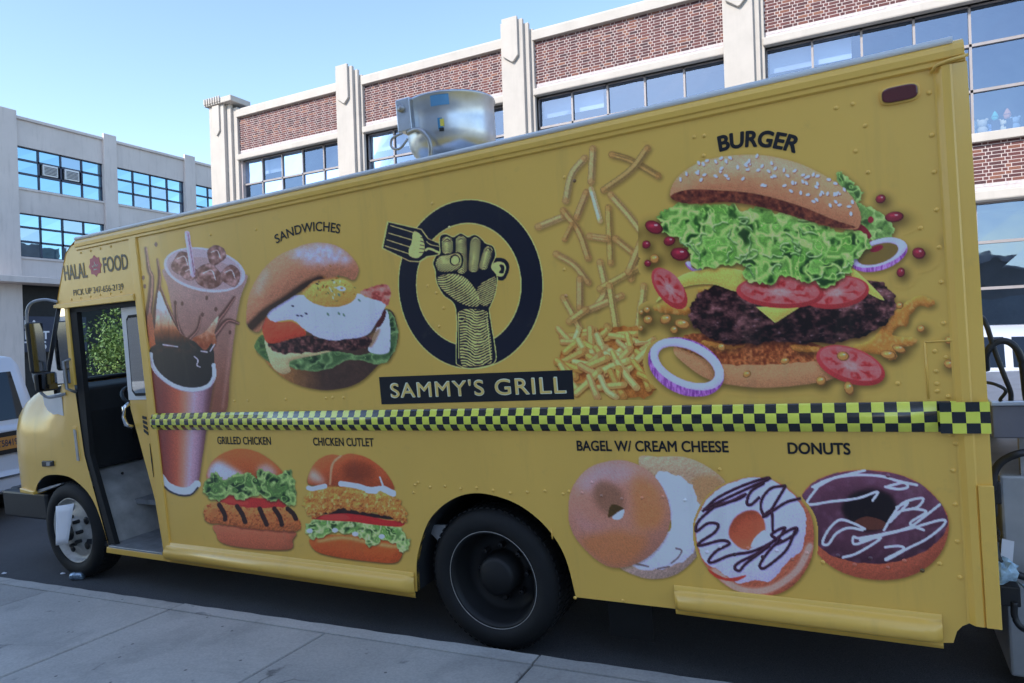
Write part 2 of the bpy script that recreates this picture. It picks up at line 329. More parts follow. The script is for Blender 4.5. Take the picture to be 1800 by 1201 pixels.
def fill(p, h, w):
    # even-odd scanline fill, 2x2 oversampled
    o = 2; acc = np.zeros((h*o, w*o+1), np.int32)
    q = p*o
    for a, b in zip(q, np.roll(q, -1, 0)):
        if a[1] == b[1]: continue
        if a[1] > b[1]: a, b = b, a
        y0 = max(0, int(math.ceil(a[1]-.5))); y1 = min(h*o-1, int(math.ceil(b[1]-.5))-1)
        if y1 < y0: continue
        y = np.arange(y0, y1+1); x = a[0]+(y+.5-a[1])*(b[0]-a[0])/(b[1]-a[1])
        np.add.at(acc, (y, np.clip(np.ceil(x-.5), 0, w*o).astype(int)), 1)
    m = (np.cumsum(acc, 1)[:, :w*o] % 2).astype(float)
    return m.reshape(h, o, w, o).mean((1, 3))
def Z(c, s, L): return [(c[0]+x/s, c[1]+y/s) for x, y in L]
def mixc(a, b, t):
    a = np.asarray(a, float)/255.; b = np.asarray(b, float)/255.
    return a[None, None]*(1-t[..., None])+b[None, None]*t[..., None]
def lettuce(A, m, dark, mid, light, size=9, seed=3):
    """ruffled leaf: folded noise bands with bright rims and dark hollows"""
    wx = A.noise(size*3, 2, seed=seed+5); n1 = A.noise(size*2.6, 2, seed=seed); n2 = A.noise(size*1.1, 2, seed=seed+1)
    ph = (n1*2.3+n2*.55+wx*.8)*2.6; f = np.abs(np.sin(ph)); g = .5+.5*np.cos(ph)
    hollow = np.clip((A.noise(size*1.9, 2, seed=seed+2)-.10)*4.5, 0, 1)*np.clip(f*1.4-.2, 0, 1)
    c = mixc(mid, light, np.clip(g*.75, 0, 1)); d = np.asarray(dark)/255.
    c = c+(d-c)*(hollow*.85)[..., None]; c = c+(d-c)*(np.clip(f-.72, 0, 1)*1.6*.6)[..., None]
    rim = np.exp(-((f-.05)/.06)**2); c = c+(np.clip(np.asarray(light)/255.*1.15, 0, 1)-c)*(rim*.8)[..., None]
    edge = np.clip(m-A.blur(m, 3), 0, 1)*2; c = c+(np.asarray(light)/255.-c)*np.clip(edge, 0, .5)[..., None]
    A.put(m, c*(1+.06*A.noise(3, 2, seed=seed+3)[..., None]))

def art_cup():
    A = Art(244, 398, 440, 884, 2); z = lambda L: Z((230, 380), 2.309, L); P = lambda x, y: z([(x, y)])[0]
    body = A.poly(z([(136, 215), (150, 290), (175, 420), (200, 560), (300, 800), (384, 797), (402, 640), (425, 440), (445, 330), (466, 235), (300, 300)]))
    A.shadow(body, (3, 2), 3, .5)
    tv = np.clip((A.V-500)/200, 0, 1); c = mixc((138, 115, 112), (112, 74, 58), tv)*(1+.05*A.noise(14)[..., None])
    A.put(body, c)
    hl = A.line(z([(430, 330), (400, 560), (372, 780)]), 4); A.put(A.blur(hl, 2), (160, 130, 120), .5)
    rim = A.ell(P(299, 218), 72.5, 38, 11); A.put(rim, (165, 160, 172)); inn = A.ell(P(298, 214), 67, 33, 11); A.put(inn, (150, 138, 146))
    A.put(A.ell(P(298, 232), 64, 27, 11)*(A.V > 452), (141, 120, 122), .8)
    for (x, y, r, ph) in ((212, 188, 21, 0), (346, 160, 18, 1), (322, 248, 24, 2), (404, 243, 20, 3), (240, 235, 16, 4)):
        k = A.rng.uniform(.75, 1.15, 7); t = np.linspace(0, 6.28, 7, endpoint=False)+ph
        m = A.poly([(P(x, y)[0]+r*a*math.cos(b), P(x, y)[1]+r*a*math.sin(b)*.95) for a, b in zip(k, t)], True)
        n = A.noise(7, 2); c = mixc((88, 56, 50), (158, 130, 128), np.clip(.42+n*.9, 0, 1)); A.put(m, c)
        A.put(np.clip(m-A.blur(m, 2), 0, 1), (60, 40, 42), .8)
        A.put(A.line([(P(x, y)[0]-r*.5, P(x, y)[1]-r*.3), (P(x, y)[0]+r*.1, P(x, y)[1]-r*.5), (P(x, y)[0]+r*.4, P(x, y)[1]+r*.2)], 1.8), (205, 190, 195), .7)
    A.put(A.line(z([(228, 70), (238, 140), (252, 238)]), 9), (182, 146, 166)); A.put(A.line(z([(232, 70), (243, 140), (258, 238)]), 2), (105, 75, 95), .8)
    A.put(A.line(z([(222, 74), (232, 142), (244, 230)]), 2), (222, 200, 215), .8)
    # liquid thrown up from the paper cup
    for L, w, t in (([(60, 130), (72, 215), (84, 250), (80, 330), (72, 420), (95, 530)], 10, (.45, 1.5)), ([(107, 175), (116, 250), (108, 330), (100, 420), (118, 520)], 9, (.35, 1.6)),
                    ([(120, 290), (150, 370), (178, 430), (215, 500)], 6, (.5, 1.4)), ([(420, 330), (380, 390), (345, 440), (330, 520)], 8, (.6, 1.6)), ([(435, 435), (390, 425), (350, 470), (300, 530)], 8, (.7, 1.5)),
                    ([(282, 405), (270, 460), (235, 500)], 5, (.6, 1.5)), ([(180, 355), (185, 420), (205, 500)], 5, (.6, 1.5))):
        m = A.line(z(L), w, taper=t); A.put(A.blur(m, 1), (72, 45, 40)); A.put(A.line(z([(x+3, y) for x, y in L]), w*.3, taper=t), (150, 112, 105), .8)
    for x, y in ((102, 115), (50, 250), (56, 285), (308, 332), (208, 355), (180, 352), (345, 378), (402, 472), (290, 400)): A.put(A.ell(P(x, y), 2.6, 4), (85, 58, 52))
    fl = A.poly(z([(112, 305), (140, 360), (170, 425), (205, 480), (250, 510), (215, 545), (95, 540), (100, 430)]))
    tt = np.clip((A.V-(380+330/2.309))/85, 0, 1); c = mixc((196, 192, 206), (170, 92, 42), np.clip(tt*1.5-.2, 0, 1)); c = c*(1-np.clip(tt*2-1.1, 0, .8))[..., None]
    A.put(fl, c*(1+.2*A.noise(6, 2, (.6, 2))[..., None]))
    fl2 = A.poly(z([(355, 405), (340, 470), (345, 520), (280, 545), (250, 500), (300, 470)])); A.put(fl2, mixc((190, 160, 140), (110, 50, 22), np.clip(tt*1.6-.7+.3*A.noise(6), 0, 1)))
    l2 = A.poly(z([(66, 420), (85, 400), (100, 540), (80, 540)])); A.put(l2, mixc((120, 85, 75), (150, 80, 45), tt))
    pool = A.poly(z([(80, 535), (130, 515), (205, 522), (250, 505), (300, 545), (332, 520), (337, 640), (318, 690), (250, 710), (170, 690), (105, 630), (80, 580)]))
    A.put(pool, (27, 24, 28)); A.put(pool*np.clip(1-(A.V-608)/18, 0, 1)*np.clip(A.noise(7, 2)+.35, 0, 1), (86, 48, 36), .8)
    for L in ([(258, 570), (272, 585), (268, 605), (280, 612)], [(285, 548), (310, 552)], [(130, 522), (190, 530)], [(340, 520), (322, 548)]): A.put(A.line(z(L), 2.2), (178, 180, 196), .85)
    # paper cup
    cup = A.poly(z([(84, 600), (120, 655), (180, 693), (250, 708), (315, 695), (340, 650), (325, 740), (308, 860), (290, 980), (270, 1100), (235, 1132), (185, 1128), (130, 1092), (112, 960), (98, 800)]), n=5)
    A.shadow(cup, (2, 2), 2, .5)
    ed = 268+ (A.V-640)*.053; wd = 106-(A.V-640)*.155; x = np.clip((A.U-ed)/wd, 0, 1)
    st = [0, .18, .42, .55, .72, .88, 1]; cs = np.array([(98, 48, 44), (112, 58, 50), (150, 84, 62), (176, 112, 92), (166, 138, 150), (134, 108, 122), (92, 62, 66)])/255.
    c = np.stack([np.interp(x, st, cs[:, i]) for i in range(3)], -1); A.put(cup, c)
    A.put(A.line(z([(80, 560), (88, 605), (120, 650), (180, 690), (250, 705), (312, 690), (338, 650), (336, 605)]), 7), (196, 196, 212))
    A.put(A.line(z([(80, 575), (90, 615), (122, 660), (182, 700), (250, 714), (316, 698), (340, 660)]), 2), (128, 118, 132), .7)
    A.put(A.line(z([(122, 1060), (150, 1095), (200, 1115), (240, 1112), (268, 1088)]), 13), (196, 196, 210)); A.put(A.line(z([(128, 1090), (160, 1118), (205, 1134), (245, 1130), (272, 1102)]), 3), (40, 40, 48))
    return A

def art_sandwich():
    A = Art(428, 420, 704, 692, 5); z = lambda L: Z((420, 370), 3.64, L); P = lambda x, y: z([(x, y)])[0]
    bb = A.poly(z([(105, 890), (160, 950), (200, 1000), (300, 1080), (420, 1130), (560, 1150), (700, 1130), (800, 1080), (900, 985), (960, 960), (1015, 840), (1010, 720), (945, 630), (700, 700), (300, 800), (150, 800)]))
    A.shadow(bb, (2, 3), 2, .55)
    x = np.clip((A.U-490)/80, 0, 1); A.put(bb, mixc((138, 100, 58), (66, 52, 44), x)*(1+.12*A.noise(8)[..., None]))
    leaf = A.poly(z([(100, 880), (150, 795), (180, 900), (200, 975)])); lettuce(A, leaf, (30, 48, 30), (58, 84, 50), (84, 112, 66), 8, 9)
    lf = A.poly(z([(310, 985), (450, 915), (620, 900), (760, 925), (900, 890), (950, 780), (940, 635), (1000, 700), (1016, 830), (960, 955), (880, 985), (720, 955), (560, 1020), (420, 1025)]), wob=1.5)
    lettuce(A, lf, (34, 50, 34), (62, 86, 54), (110, 138, 92), 9, 11)
    ch = A.poly(z([(165, 830), (240, 905), (420, 900), (640, 885), (500, 925), (330, 965), (330, 1030), (270, 1045), (205, 985)])); A.put(ch, A.shade(ch, 6, (176, 158, 118), amt=.35))
    wr = A.poly(z([(830, 900), (870, 780), (940, 640), (965, 720), (968, 820), (952, 912)])); A.put(wr, A.shade(wr, 8, (170, 174, 204), amt=.15)); sh = A.poly(z([(810, 830), (905, 750), (880, 830), (840, 880)])); A.put(A.blur(sh, 2), (120, 95, 60), .8)
    pt = A.poly(z([(185, 850), (330, 825), (430, 800), (600, 830), (800, 805), (850, 830), (800, 885), (600, 900), (400, 912), (250, 910)]), wob=2)
    n = A.noise(6, 3); A.put(pt, mixc((40, 24, 26), (118, 84, 78), np.clip(.28+n*1.1, 0, 1)))
    tm = A.poly(z([(148, 690), (250, 715), (350, 715), (432, 790), (330, 822), (230, 850), (168, 830)])); A.put(tm, A.shade(tm, 8, (182, 72, 50), amt=.35, rough=.3))
    bc = A.poly(z([(775, 525), (850, 490), (930, 472), (968, 500), (968, 560), (945, 612), (860, 570)]), wob=1); A.put(bc, mixc((128, 62, 56), (184, 124, 112), np.clip(.5+A.noise(7, 2), 0, 1)))
    b2 = A.poly(z([(870, 730), (905, 640), (940, 640), (935, 690), (900, 745)])); A.put(b2, (70, 36, 36))
    egg = A.poly(z([(178, 640), (250, 580), (400, 540), (560, 590), (700, 590), (752, 535), (830, 560), (930, 595), (925, 640), (880, 720), (815, 800), (700, 822), (590, 832), (480, 800), (400, 745), (340, 700), (230, 712), (188, 690)]), wob=.8)
    A.put(egg, A.shade(egg, 12, (166, 172, 208), amt=.16, rough=.15, rs=14))
    yk = A.ell(P(580, 520), 48, 27, 5); A.put(yk, A.shade(yk, 14, (196, 142, 76), amt=.25, rough=.2)); 
    bun = A.poly(z([(50, 640), (60, 560), (100, 460), (170, 360), (260, 285), (350, 245), (430, 215), (510, 205), (600, 218), (680, 258), (740, 320), (766, 380), (735, 445), (660, 420), (560, 435), (480, 452), (420, 500), (330, 560), (240, 615), (185, 660), (135, 770), (80, 765), (48, 720)]), n=6)
    A.shadow(bun, (1, 3), 2, .5, (50, 40, 40))
    c = A.shade(bun, 22, (160, 112, 86), amt=.3, rough=.08); hl = A.blur(A.poly(z([(330, 270), (520, 212), (640, 245), (720, 330), (600, 330), (480, 350), (380, 310)])), 7)*np.clip(.75+.5*A.noise(10, 2), 0, 1)
    c = c+(np.array((176, 170, 204))/255.-c)*(hl*.95)[..., None]; hl2 = A.blur(A.line(z([(120, 520), (170, 400)]), 10), 5); c = c+(np.array((190, 160, 150))/255.-c)*(hl2*.6)[..., None]
    un = A.blur(A.line(z([(70, 750), (170, 655), (300, 575), (420, 490), (520, 445)]), 14), 3); c = c*(1-.62*np.clip(un*1.3, 0, 1))[..., None]
    A.put(bun, c)
    for _ in range(34):
        x, y = A.rng.normal(600, 55), A.rng.normal(490, 45); A.put(A.ell(P(x, y), A.rng.uniform(1, 3.5), A.rng.uniform(.8, 1.8), A.rng.uniform(0, 180)), [(96, 104, 66), (130, 90, 40), (210, 190, 160), (84, 96, 60)][A.rng.integers(4)], .9)
    for x, y in ((570, 665), (640, 660), (672, 670), (770, 575), (640, 540)): A.put(A.ell(P(x, y), 3.6, 1.8, 50), (92, 116, 96))
    for x, y in ((375, 672), (400, 675), (430, 660), (344, 612), (500, 470)): A.put(A.ell(P(x, y), 3, 1.4, 20), (36, 34, 40))
    A.put(A.ell(P(655, 500), 8, 4, 10), (196, 196, 210)); A.put(A.ell(P(657, 498), 3, 2), (190, 120, 60))
    return A

def art_logo():
    A = Art(664, 340, 966, 660, 7); z = lambda L: Z((640, 330), 3.0025, L); ink = (24, 26, 40); yl = (190, 166, 104)
    P = lambda x, y: z([(x, y)])[0]
    # ring: circle on the panel
    def circ(r):
        cx, cz = -1.905, 2.078; t = np.linspace(0, 6.2832, 72, endpoint=False)
        return [uvp(cx+r*math.cos(a), cz+r*math.sin(a)) for a in t]
    o = A.poly(circ(.462), False); A.put(o, yl); o = A.poly(circ(.456), False); i = A.poly(circ(.336), False); ii = A.poly(circ(.330), False)
    A.put(o*(1-i), ink); A.a *= (1-ii)
    # fork
    f1 = z([(128, 183), (300, 222), (335, 270), (405, 300), (405, 350), (330, 362), (290, 388), (240, 385), (100, 318)])
    m = A.poly(f1, False); A.put(A.blur(A.poly(Z(P(230, 290), 1/1.06, [(x-P(230, 290)[0], y-P(230, 290)[1]) for x, y in f1]), False), .5), yl); A.put(m, ink)
    A.put(A.poly(z([(262, 232), (300, 250), (318, 300), (312, 345), (280, 372), (240, 360), (235, 330), (250, 290)])), yl)
    for a, b in (((140, 200), (258, 236)), ((130, 240), (250, 275)), ((120, 275), (246, 315)), ((112, 308), (240, 350))): A.put(A.line(z([a, b]), 1.6), yl)
    A.put(A.line(z([(325, 330), (345, 322), (400, 345)]), 4), yl); A.put(A.line(z([(330, 285), (350, 300), (402, 312)]), 1.5), yl)
    for k in range(5): A.put(A.line(z([(300-k*2, 262+k*20), (316, 270+k*18)]), 1.2), ink)
    # far end of the handle
    hd = A.poly(z([(640, 400), (690, 372), (740, 376), (766, 410), (756, 460), (725, 490), (650, 458)])); A.put(hd, ink); A.put(A.poly(z([(672, 410), (700, 392), (735, 396), (748, 420), (740, 455), (720, 470), (668, 450)])), yl)
    A.put(A.poly(z([(715, 408), (738, 412), (736, 450), (712, 448), (722, 430)])), ink)
    # fist silhouette + forearm
    sil = z([(400, 265), (430, 246), (470, 262), (510, 243), (548, 262), (585, 250), (622, 275), (640, 295), (680, 312), (692, 360), (670, 420), (700, 470), (690, 560), (665, 625), (660, 660), (690, 850), (690, 915), (650, 938), (560, 952), (500, 935), (488, 900), (486, 640), (420, 565), (385, 500), (378, 440), (366, 400), (380, 362), (402, 345)])
    body = A.poly(sil, True, n=5); A.put(A.blur(body, 1.6) > .15, yl); A.put(body, ink)
    inner = A.blur(body, 1.2) > .93
    # forearm engraving
    arm = A.poly(z([(505, 650), (640, 650), (655, 700), (676, 900), (640, 932), (560, 942), (512, 925), (505, 760)])); 
    vv = (A.V-330)*3.0025; uu = (A.U-640)*3.0025
    wave = vv+10*np.sin((uu-500)/24)+.25*np.abs(uu-585)+6*A.noise(9, 2)
    hat = (np.sin(wave/15*6.283) > (-.35+.0055*np.abs(uu-570)+.65*A.noise(14, 2)))
    A.put(arm*hat*inner, yl)
    A.put(A.line(z([(498, 660), (500, 900)]), 1.5)+A.line(z([(648, 690), (668, 905)]), 1.5), yl)
    # palm / heel of the hand
    palm = A.poly(z([(392, 470), (470, 455), (540, 480), (600, 560), (600, 625), (520, 615), (440, 560), (396, 515)]))
    ang = np.arctan2(vv-420, uu-390); rad = np.hypot(uu-400, (vv-400)*1.1); hat = np.sin(rad/13*6.283+2*A.noise(16, 2)) > (-.25+.5*A.noise(12, 2)+.35*np.sin(ang*9))
    A.put(palm*hat, yl)
    p2 = A.poly(z([(605, 520), (690, 470), (690, 560), (655, 620), (620, 620), (598, 590)])); hat = np.sin((vv+.5*uu)/11*6.283+1.2*A.noise(12)) > (0+.4*A.noise(10)); A.put(p2*hat, yl)
    # fingers
    for (x0, y0, x1, y1, w) in ((438, 262, 440, 345, 58), (512, 258, 515, 445, 58), (588, 262, 578, 440, 54), (655, 308, 630, 430, 48)):
        mm = A.line(z([(x0, y0+26), (x1, y1-20)]), w/3.0025); A.put(A.line(z([(x0, y0+26), (x1, y1-20)]), (w+12)/3.0025), ink); A.put(mm, yl)
        t = (vv-y0)/(y1-y0); d = (uu-(x0+(x1-x0)*t))/w
        hat = np.sin((vv+14*np.cos(d*5))/12.5*6.283) < (-.95+2.6*np.abs(d+.08)+.5*A.noise(8, 2))
        A.put(mm*hat, ink); A.put(A.line(z([(x0-w*.28, y0+22), (x0, y0+10), (x0+w*.28, y0+22)]), 1.4), ink)
    # thumb
    th = z([(372, 400), (390, 362), (450, 350), (500, 342), (522, 372), (512, 420), (470, 445), (420, 450), (385, 440)])
    A.put(A.blur(A.poly(th), .8) > .2, ink); tm = A.poly(Z(P(445, 398), 1/.9, [(x-P(445, 398)[0], y-P(445, 398)[1]) for x, y in th])); A.put(tm, yl)
    hat = np.sin((uu*.7+vv)/11*6.283) < (-.9+.02*np.maximum(0, vv-395)+.9*np.clip((410-uu)/60, 0, 1)+.3*A.noise(8)); A.put(tm*hat, ink)
    nail = A.ell(P(478, 382), 9, 10, 10); A.put(nail, ink); A.put(A.ell(P(480, 384), 7, 8, 10), yl)
    return A

def art_fries():
    A = Art(934, 248, 1184, 704, 9); z = lambda L: Z((930, 220), 2.403, L); r = A.rng
    F = [[(235, 140), (180, 210), (155, 320)], [(270, 100), (262, 240)], [(350, 125), (430, 150), (545, 215)], [(500, 98), (430, 190), (315, 275)], [(242, 285), (200, 392)], [(262, 270), (282, 340), (300, 405)], [(345, 295), (420, 380), (482, 462)], [(38, 430), (150, 385)],
         [(145, 362), (210, 450), (250, 562)], [(150, 484), (182, 420)], [(335, 350), (345, 582)], [(255, 470), (330, 480)], [(365, 480), (440, 540)], [(480, 470), (450, 560), (430, 650)], [(115, 545), (190, 590), (250, 665)], [(300, 580), (320, 700), (280, 772)],
         [(300, 692), (480, 592)], [(215, 650), (215, 772)], [(145, 730), (190, 810), (232, 905)], [(205, 800), (390, 722)], [(340, 680), (370, 870)], [(485, 680), (455, 890)], [(330, 850), (315, 950)], [(170, 830), (240, 780)], [(420, 620), (470, 500)]]
    for i, L in enumerate(F):
        L = z(L); w = 12.5 if i not in (5, 9) else 9
        y = np.mean([p[1] for p in L]); t = np.clip((y-260)/400, 0, 1)
        A.put(A.blur(A.line([(a+2.5, b+3) for a, b in L], w), 3), (88, 70, 40), .55)
        base = np.array((146, 122, 80))*(1-t)+np.array((168, 136, 82))*t+r.uniform(-9, 9)+r.uniform(-4, 4, 3)
        if i == 5: base = np.array((190, 172, 130))
        A.put(A.line(L, w), np.clip(base*.86, 0, 255)); A.put(A.line([(a-1.6, b-.6) for a, b in L], w*.52), np.clip(base*1.12, 0, 255)); A.put(A.blur(A.line([(a+w*.3, b) for a, b in L], w*.22), .7), base*.7, .6)
        for e in (0, -1): A.put(A.blur(A.ell(L[e], w*.5, w*.5), 1), np.array((146, 112, 66)), .5)
    pile = A.poly(z([(118, 1025), (150, 950), (250, 885), (400, 850), (520, 890), (535, 1050), (500, 1150), (330, 1130), (200, 1092)]), wob=3)
    A.shadow(pile, (2, 3), 4, .5); A.put(pile, mixc((118, 70, 30), (160, 112, 58), np.clip(.5+A.noise(12), 0, 1)))
    segs = []
    for k in range(46):
        x, y = r.uniform(150, 510), r.uniform(880, 1120); a = r.choice([r.normal(.55, .3), r.normal(-.5, .35), r.normal(1.1, .2)]); l = r.uniform(85, 150)
        segs.append((y, x, a, l))
    for y, x, a, l in sorted(segs):
        p = [(x-l*math.cos(a)*.5, y-l*math.sin(a)*.5), (x+r.normal(0, 4), y+r.normal(0, 4)), (x+l*math.cos(a)*.5, y+l*math.sin(a)*.5)]
        p = [(min(max(q[0], 118), 525), min(max(q[1], 860), 1150)) for q in p]; L = z(p); w = r.uniform(9.5, 13)
        A.put(A.blur(A.line([(q[0]+1.5, q[1]+2.5) for q in L], w), 1.2), (96, 58, 24), .7)
        b = np.array((186, 148, 88))+r.uniform(-22, 18, 1)+r.uniform(-6, 6, 3); A.put(A.line(L, w), b*.88); A.put(A.line([(q[0]-1.2, q[1]-1.6) for q in L], w*.5), np.clip(b*1.12, 0, 255))
        A.put(A.ell(L[2], w*.42, w*.42), b*.8, .6)
    return A

def tomato(A, c, rx, ry, rot, seed):
    m = A.ell(c, rx, ry, rot); A.put(m, A.shade(m, ry*.5, (158, 62, 62), amt=.3)); i = A.ell((c[0], c[1]-ry*.1), rx*.9, ry*.82, rot)
    a = math.radians(rot); dx = A.U-c[0]; dy = A.V-c[1]; x = (dx*math.cos(a)+dy*math.sin(a))/rx; y = (-dx*math.sin(a)+dy*math.cos(a))/ry
    th = np.arctan2(y, x); rr = np.hypot(x, y); pat = np.clip(np.sin(th*7+2*A.noise(8, 2, seed=seed))*1.2*np.exp(-((rr-.52)/.24)**2), 0, 1)
    col = mixc((178, 92, 90), (142, 48, 48), pat); col = col+(np.array((205, 158, 150))/255.-col)*(np.exp(-((rr-.12)/.16)**2)*.5+.22*np.clip(A.noise(5, 2), 0, 1))[..., None]
    A.put(i, col)
def onion(A, c, rx, ry, rot, k, seed):
    m = A.ell(c, rx, ry, rot); hole = A.ell((c[0]+k[0], c[1]+k[1]), rx*k[2], ry*k[3], rot); face = A.ell((c[0]+k[4], c[1]+k[5]), rx*.985, ry*k[6], rot)
    side = m*(1-hole); g = A.noise(4, 2, (.6, 3), seed=seed)
    A.put(side, mixc((112, 62, 128), (176, 130, 184), np.clip(.42+g*.8, 0, 1)))
    A.put(face*(1-hole)*m, A.shade(face*(1-hole), 5, (180, 172, 206), amt=.2)); e = np.clip(A.blur(hole, 1.5)-hole, 0, 1)*(1-hole); A.put(e*m, (120, 96, 120), .8)

def art_burger():
    A = Art(1122, 262, 1690, 712, 11); z = lambda L: Z((1110, 220), 2.4017, L); P = lambda x, y: z([(x, y)])[0]; q = 1/2.4017
    r = A.rng; sh = (60, 50, 28)
    red = [(1052, 312, 22, 18), (1110, 388, 40, 22), (1352, 482, 28, 22), (1213, 541, 28, 24), (1137, 622, 18, 20), (62, 505, 18, 17), (95, 432, 40, 26), (68, 584, 15, 14), (205, 545, 40, 28), (-5, 452, 22, 18), (160, 490, 25, 20)]
    org = [(98, 565, 20, 20), (65, 780, 14, 14), (70, 822, 20, 18), (145, 820, 26, 20), (38, 858, 12, 12), (215, 840, 34, 20), (180, 865, 16, 16), (1222, 860, 17, 15), (1342, 908, 20, 16), (1340, 1010, 22, 18), (1085, 970, 34, 18), (1130, 945, 30, 16), (488, 1052, 18, 14), (800, 1080, 22, 20), (918, 1112, 20, 30), (380, 938, 18, 16), (893, 976, 26, 20), (648, 996, 20, 14), (1132, 762, 15, 15), (-35, 700, 20, 20), (40, 790, 10, 10)]
    for x, y, a, b in red+org: A.put(A.soft((P(x, y)[0]+4, P(x, y)[1]+5), a*q*1.35+3, b*q*1.35+3), sh, .6)
    rl = A.poly(z([(868, 215), (900, 212), (940, 245), (975, 285), (962, 330), (1030, 355), (1095, 410), (1102, 462), (1010, 490), (930, 440)]), wob=3); A.shadow(rl, (3, 3), 5, .6, sh); lettuce(A, rl, (50, 74, 40), (92, 126, 66), (140, 172, 104), 9, 21)
    A.put(A.poly(z([(930, 445), (970, 420), (1010, 460), (1000, 482), (940, 478)])), (112, 36, 48)); A.put(A.ell(P(1010, 400), 5, 6), (120, 40, 52))
    A.shadow(A.ell(P(1045, 548), 52, 27, -18), (3, 4), 4, .5, sh); onion(A, P(1045, 548), 52, 27, -18, (-2, -1.5, .72, .62, 0, -4, .84), 31); A.put(A.ell(P(1035, 522), 12, 5, -20), (118, 40, 56))
    onion(A, P(262, 600), 16, 7, 30, (0, 0, .3, .3, 0, -2, .8), 32)
    # bottom bun
    bb = A.poly(z([(178, 955), (200, 910), (300, 885), (500, 900), (760, 925), (870, 985), (905, 1030), (850, 1072), (700, 1100), (540, 1109), (390, 1092), (300, 1062), (215, 1000)])); A.shadow(bb, (3, 7), 6, .65, sh)
    A.put(bb, A.shade(bb, 12, (168, 124, 88), amt=.28, rough=.1)); tp = A.poly(z([(190, 930), (260, 880), (500, 890), (780, 925), (860, 985), (740, 1000), (560, 1012), (380, 1008), (260, 965)]), wob=1.5)
    A.put(tp, mixc((96, 52, 30), (168, 108, 66), np.clip(.45+A.noise(5, 3)*.9, 0, 1)))
    # sauce
    for L in ([(930, 940), (1010, 905), (1080, 830), (1130, 770), (1165, 745), (1215, 720), (1278, 742), (1265, 768), (1215, 765), (1180, 800), (1160, 850), (1130, 850), (1105, 890), (1190, 898), (1198, 925), (1120, 945), (1118, 985), (1090, 990), (1050, 968), (980, 965)], [(90, 770), (140, 752), (200, 765), (245, 770), (245, 800), (180, 800), (120, 790)], [(280, 690), (330, 680), (340, 710), (290, 715)], [(300, 910), (420, 930), (480, 930), (420, 948), (320, 930)], [(680, 930), (780, 935), (780, 960), (690, 950)]):
        m = A.poly(z(L), wob=1.5); A.put(A.blur(np.roll(np.roll(m, 10, 0), 8, 1), 5), sh, .6); A.put(m, A.shade(m, 4, (160, 112, 56), amt=.5)); A.put(A.blur(m*(A.noise(4, 2) > .3), 1), (196, 158, 100), .45)
    # patty
    pt = A.poly(z([(246, 790), (262, 740), (310, 695), (420, 672), (700, 700), (1000, 655), (1085, 690), (1115, 740), (1100, 808), (1040, 862), (930, 905), (800, 922), (620, 915), (480, 925), (380, 918), (290, 872), (250, 830)]), wob=3)
    A.shadow(pt, (0, 6), 4, .6, (40, 22, 16)); n = A.noise(16, 3, (1.5, .8)); n2 = A.noise(6, 3, (1.3, .9)); c = mixc((30, 17, 19), (126, 90, 88), np.clip(.30+n*.75+n2*.6, 0, 1)); c = c*(1.05-.35*np.clip((A.V-540)/60, 0, 1))[..., None]
    gl = np.clip((A.noise(4, 2, (1.8, .7))-.42)*3, 0, 1)*np.clip(n*2+.4, 0, 1); c = c+(np.array((168, 148, 156))/255.-c)*(gl*.6)[..., None]; A.put(pt, c)
    # cheese
    for L in ([(103, 747), (150, 685), (210, 635), (290, 612), (400, 603), (492, 630), (452, 702), (340, 672), (230, 682), (150, 718)], [(925, 610), (960, 625), (1068, 738), (990, 705), (940, 660)], [(525, 768), (725, 760), (607, 836)]):
        m = A.poly(z(L), len(L) > 3, n=6); A.shadow(m, (1, 3), 2, .5, (40, 25, 20)); A.put(m, A.shade(m, 6, (188, 160, 82), amt=.25)); A.put(np.clip(m-A.blur(m, 1.5), 0, 1), (220, 205, 130), .7)
    tomato(A, P(160, 690), 22, 43, -38, 41); tomato(A, P(860, 706), 60, 29, -6, 42); tomato(A, P(627, 706), 77, 28, 3, 43)
    # lettuce
    lt = A.poly(z([(118, 385), (150, 348), (260, 330), (400, 338), (480, 356), (570, 345), (640, 378), (760, 400), (850, 445), (930, 440), (1012, 488), (985, 530), (930, 600), (905, 640), (820, 682), (740, 662), (660, 640), (575, 668), (490, 662), (470, 600), (385, 588), (290, 612), (238, 540), (228, 505), (165, 470), (122, 430)]), wob=6)
    A.shadow(lt, (1, 5), 4, .6, (30, 30, 20)); lettuce(A, lt, (26, 52, 26), (92, 140, 62), (152, 192, 104), 13, 24); lettuce(A, lt*(A.blur((A.noise(26, 2, seed=77) > .10)*1., 1)), (36, 66, 30), (104, 154, 72), (160, 198, 112), 10, 61)
    for k in range(30):
        x, y = r.uniform(150, 950), r.uniform(370, 640); m0 = lt[int((P(x, y)[1]-A.v0)*SS) % A.h, int((P(x, y)[0]-A.u0)*SS) % A.w]
        if m0 > .5:
            L = [(x, y)]; a = r.uniform(0, 6.28)
            for j in range(5): a += r.normal(0, .9); L.append((L[-1][0]+20*math.cos(a), L[-1][1]+14*math.sin(a)))
            A.put(A.line(z(L), 2.0)*lt, (170, 200, 140), .8); A.put(A.blur(A.line([(u+1, v+3) for u, v in z(L)], 3), 1)*lt, (40, 66, 36), .6)
    # top bun
    bun = A.poly(z([(163, 300), (180, 240), (230, 190), (310, 150), (430, 128), (560, 128), (700, 160), (830, 222), (920, 290), (966, 370), (962, 428), (930, 442), (830, 425), (700, 385), (560, 345), (420, 322), (270, 328), (200, 322)]), n=6)
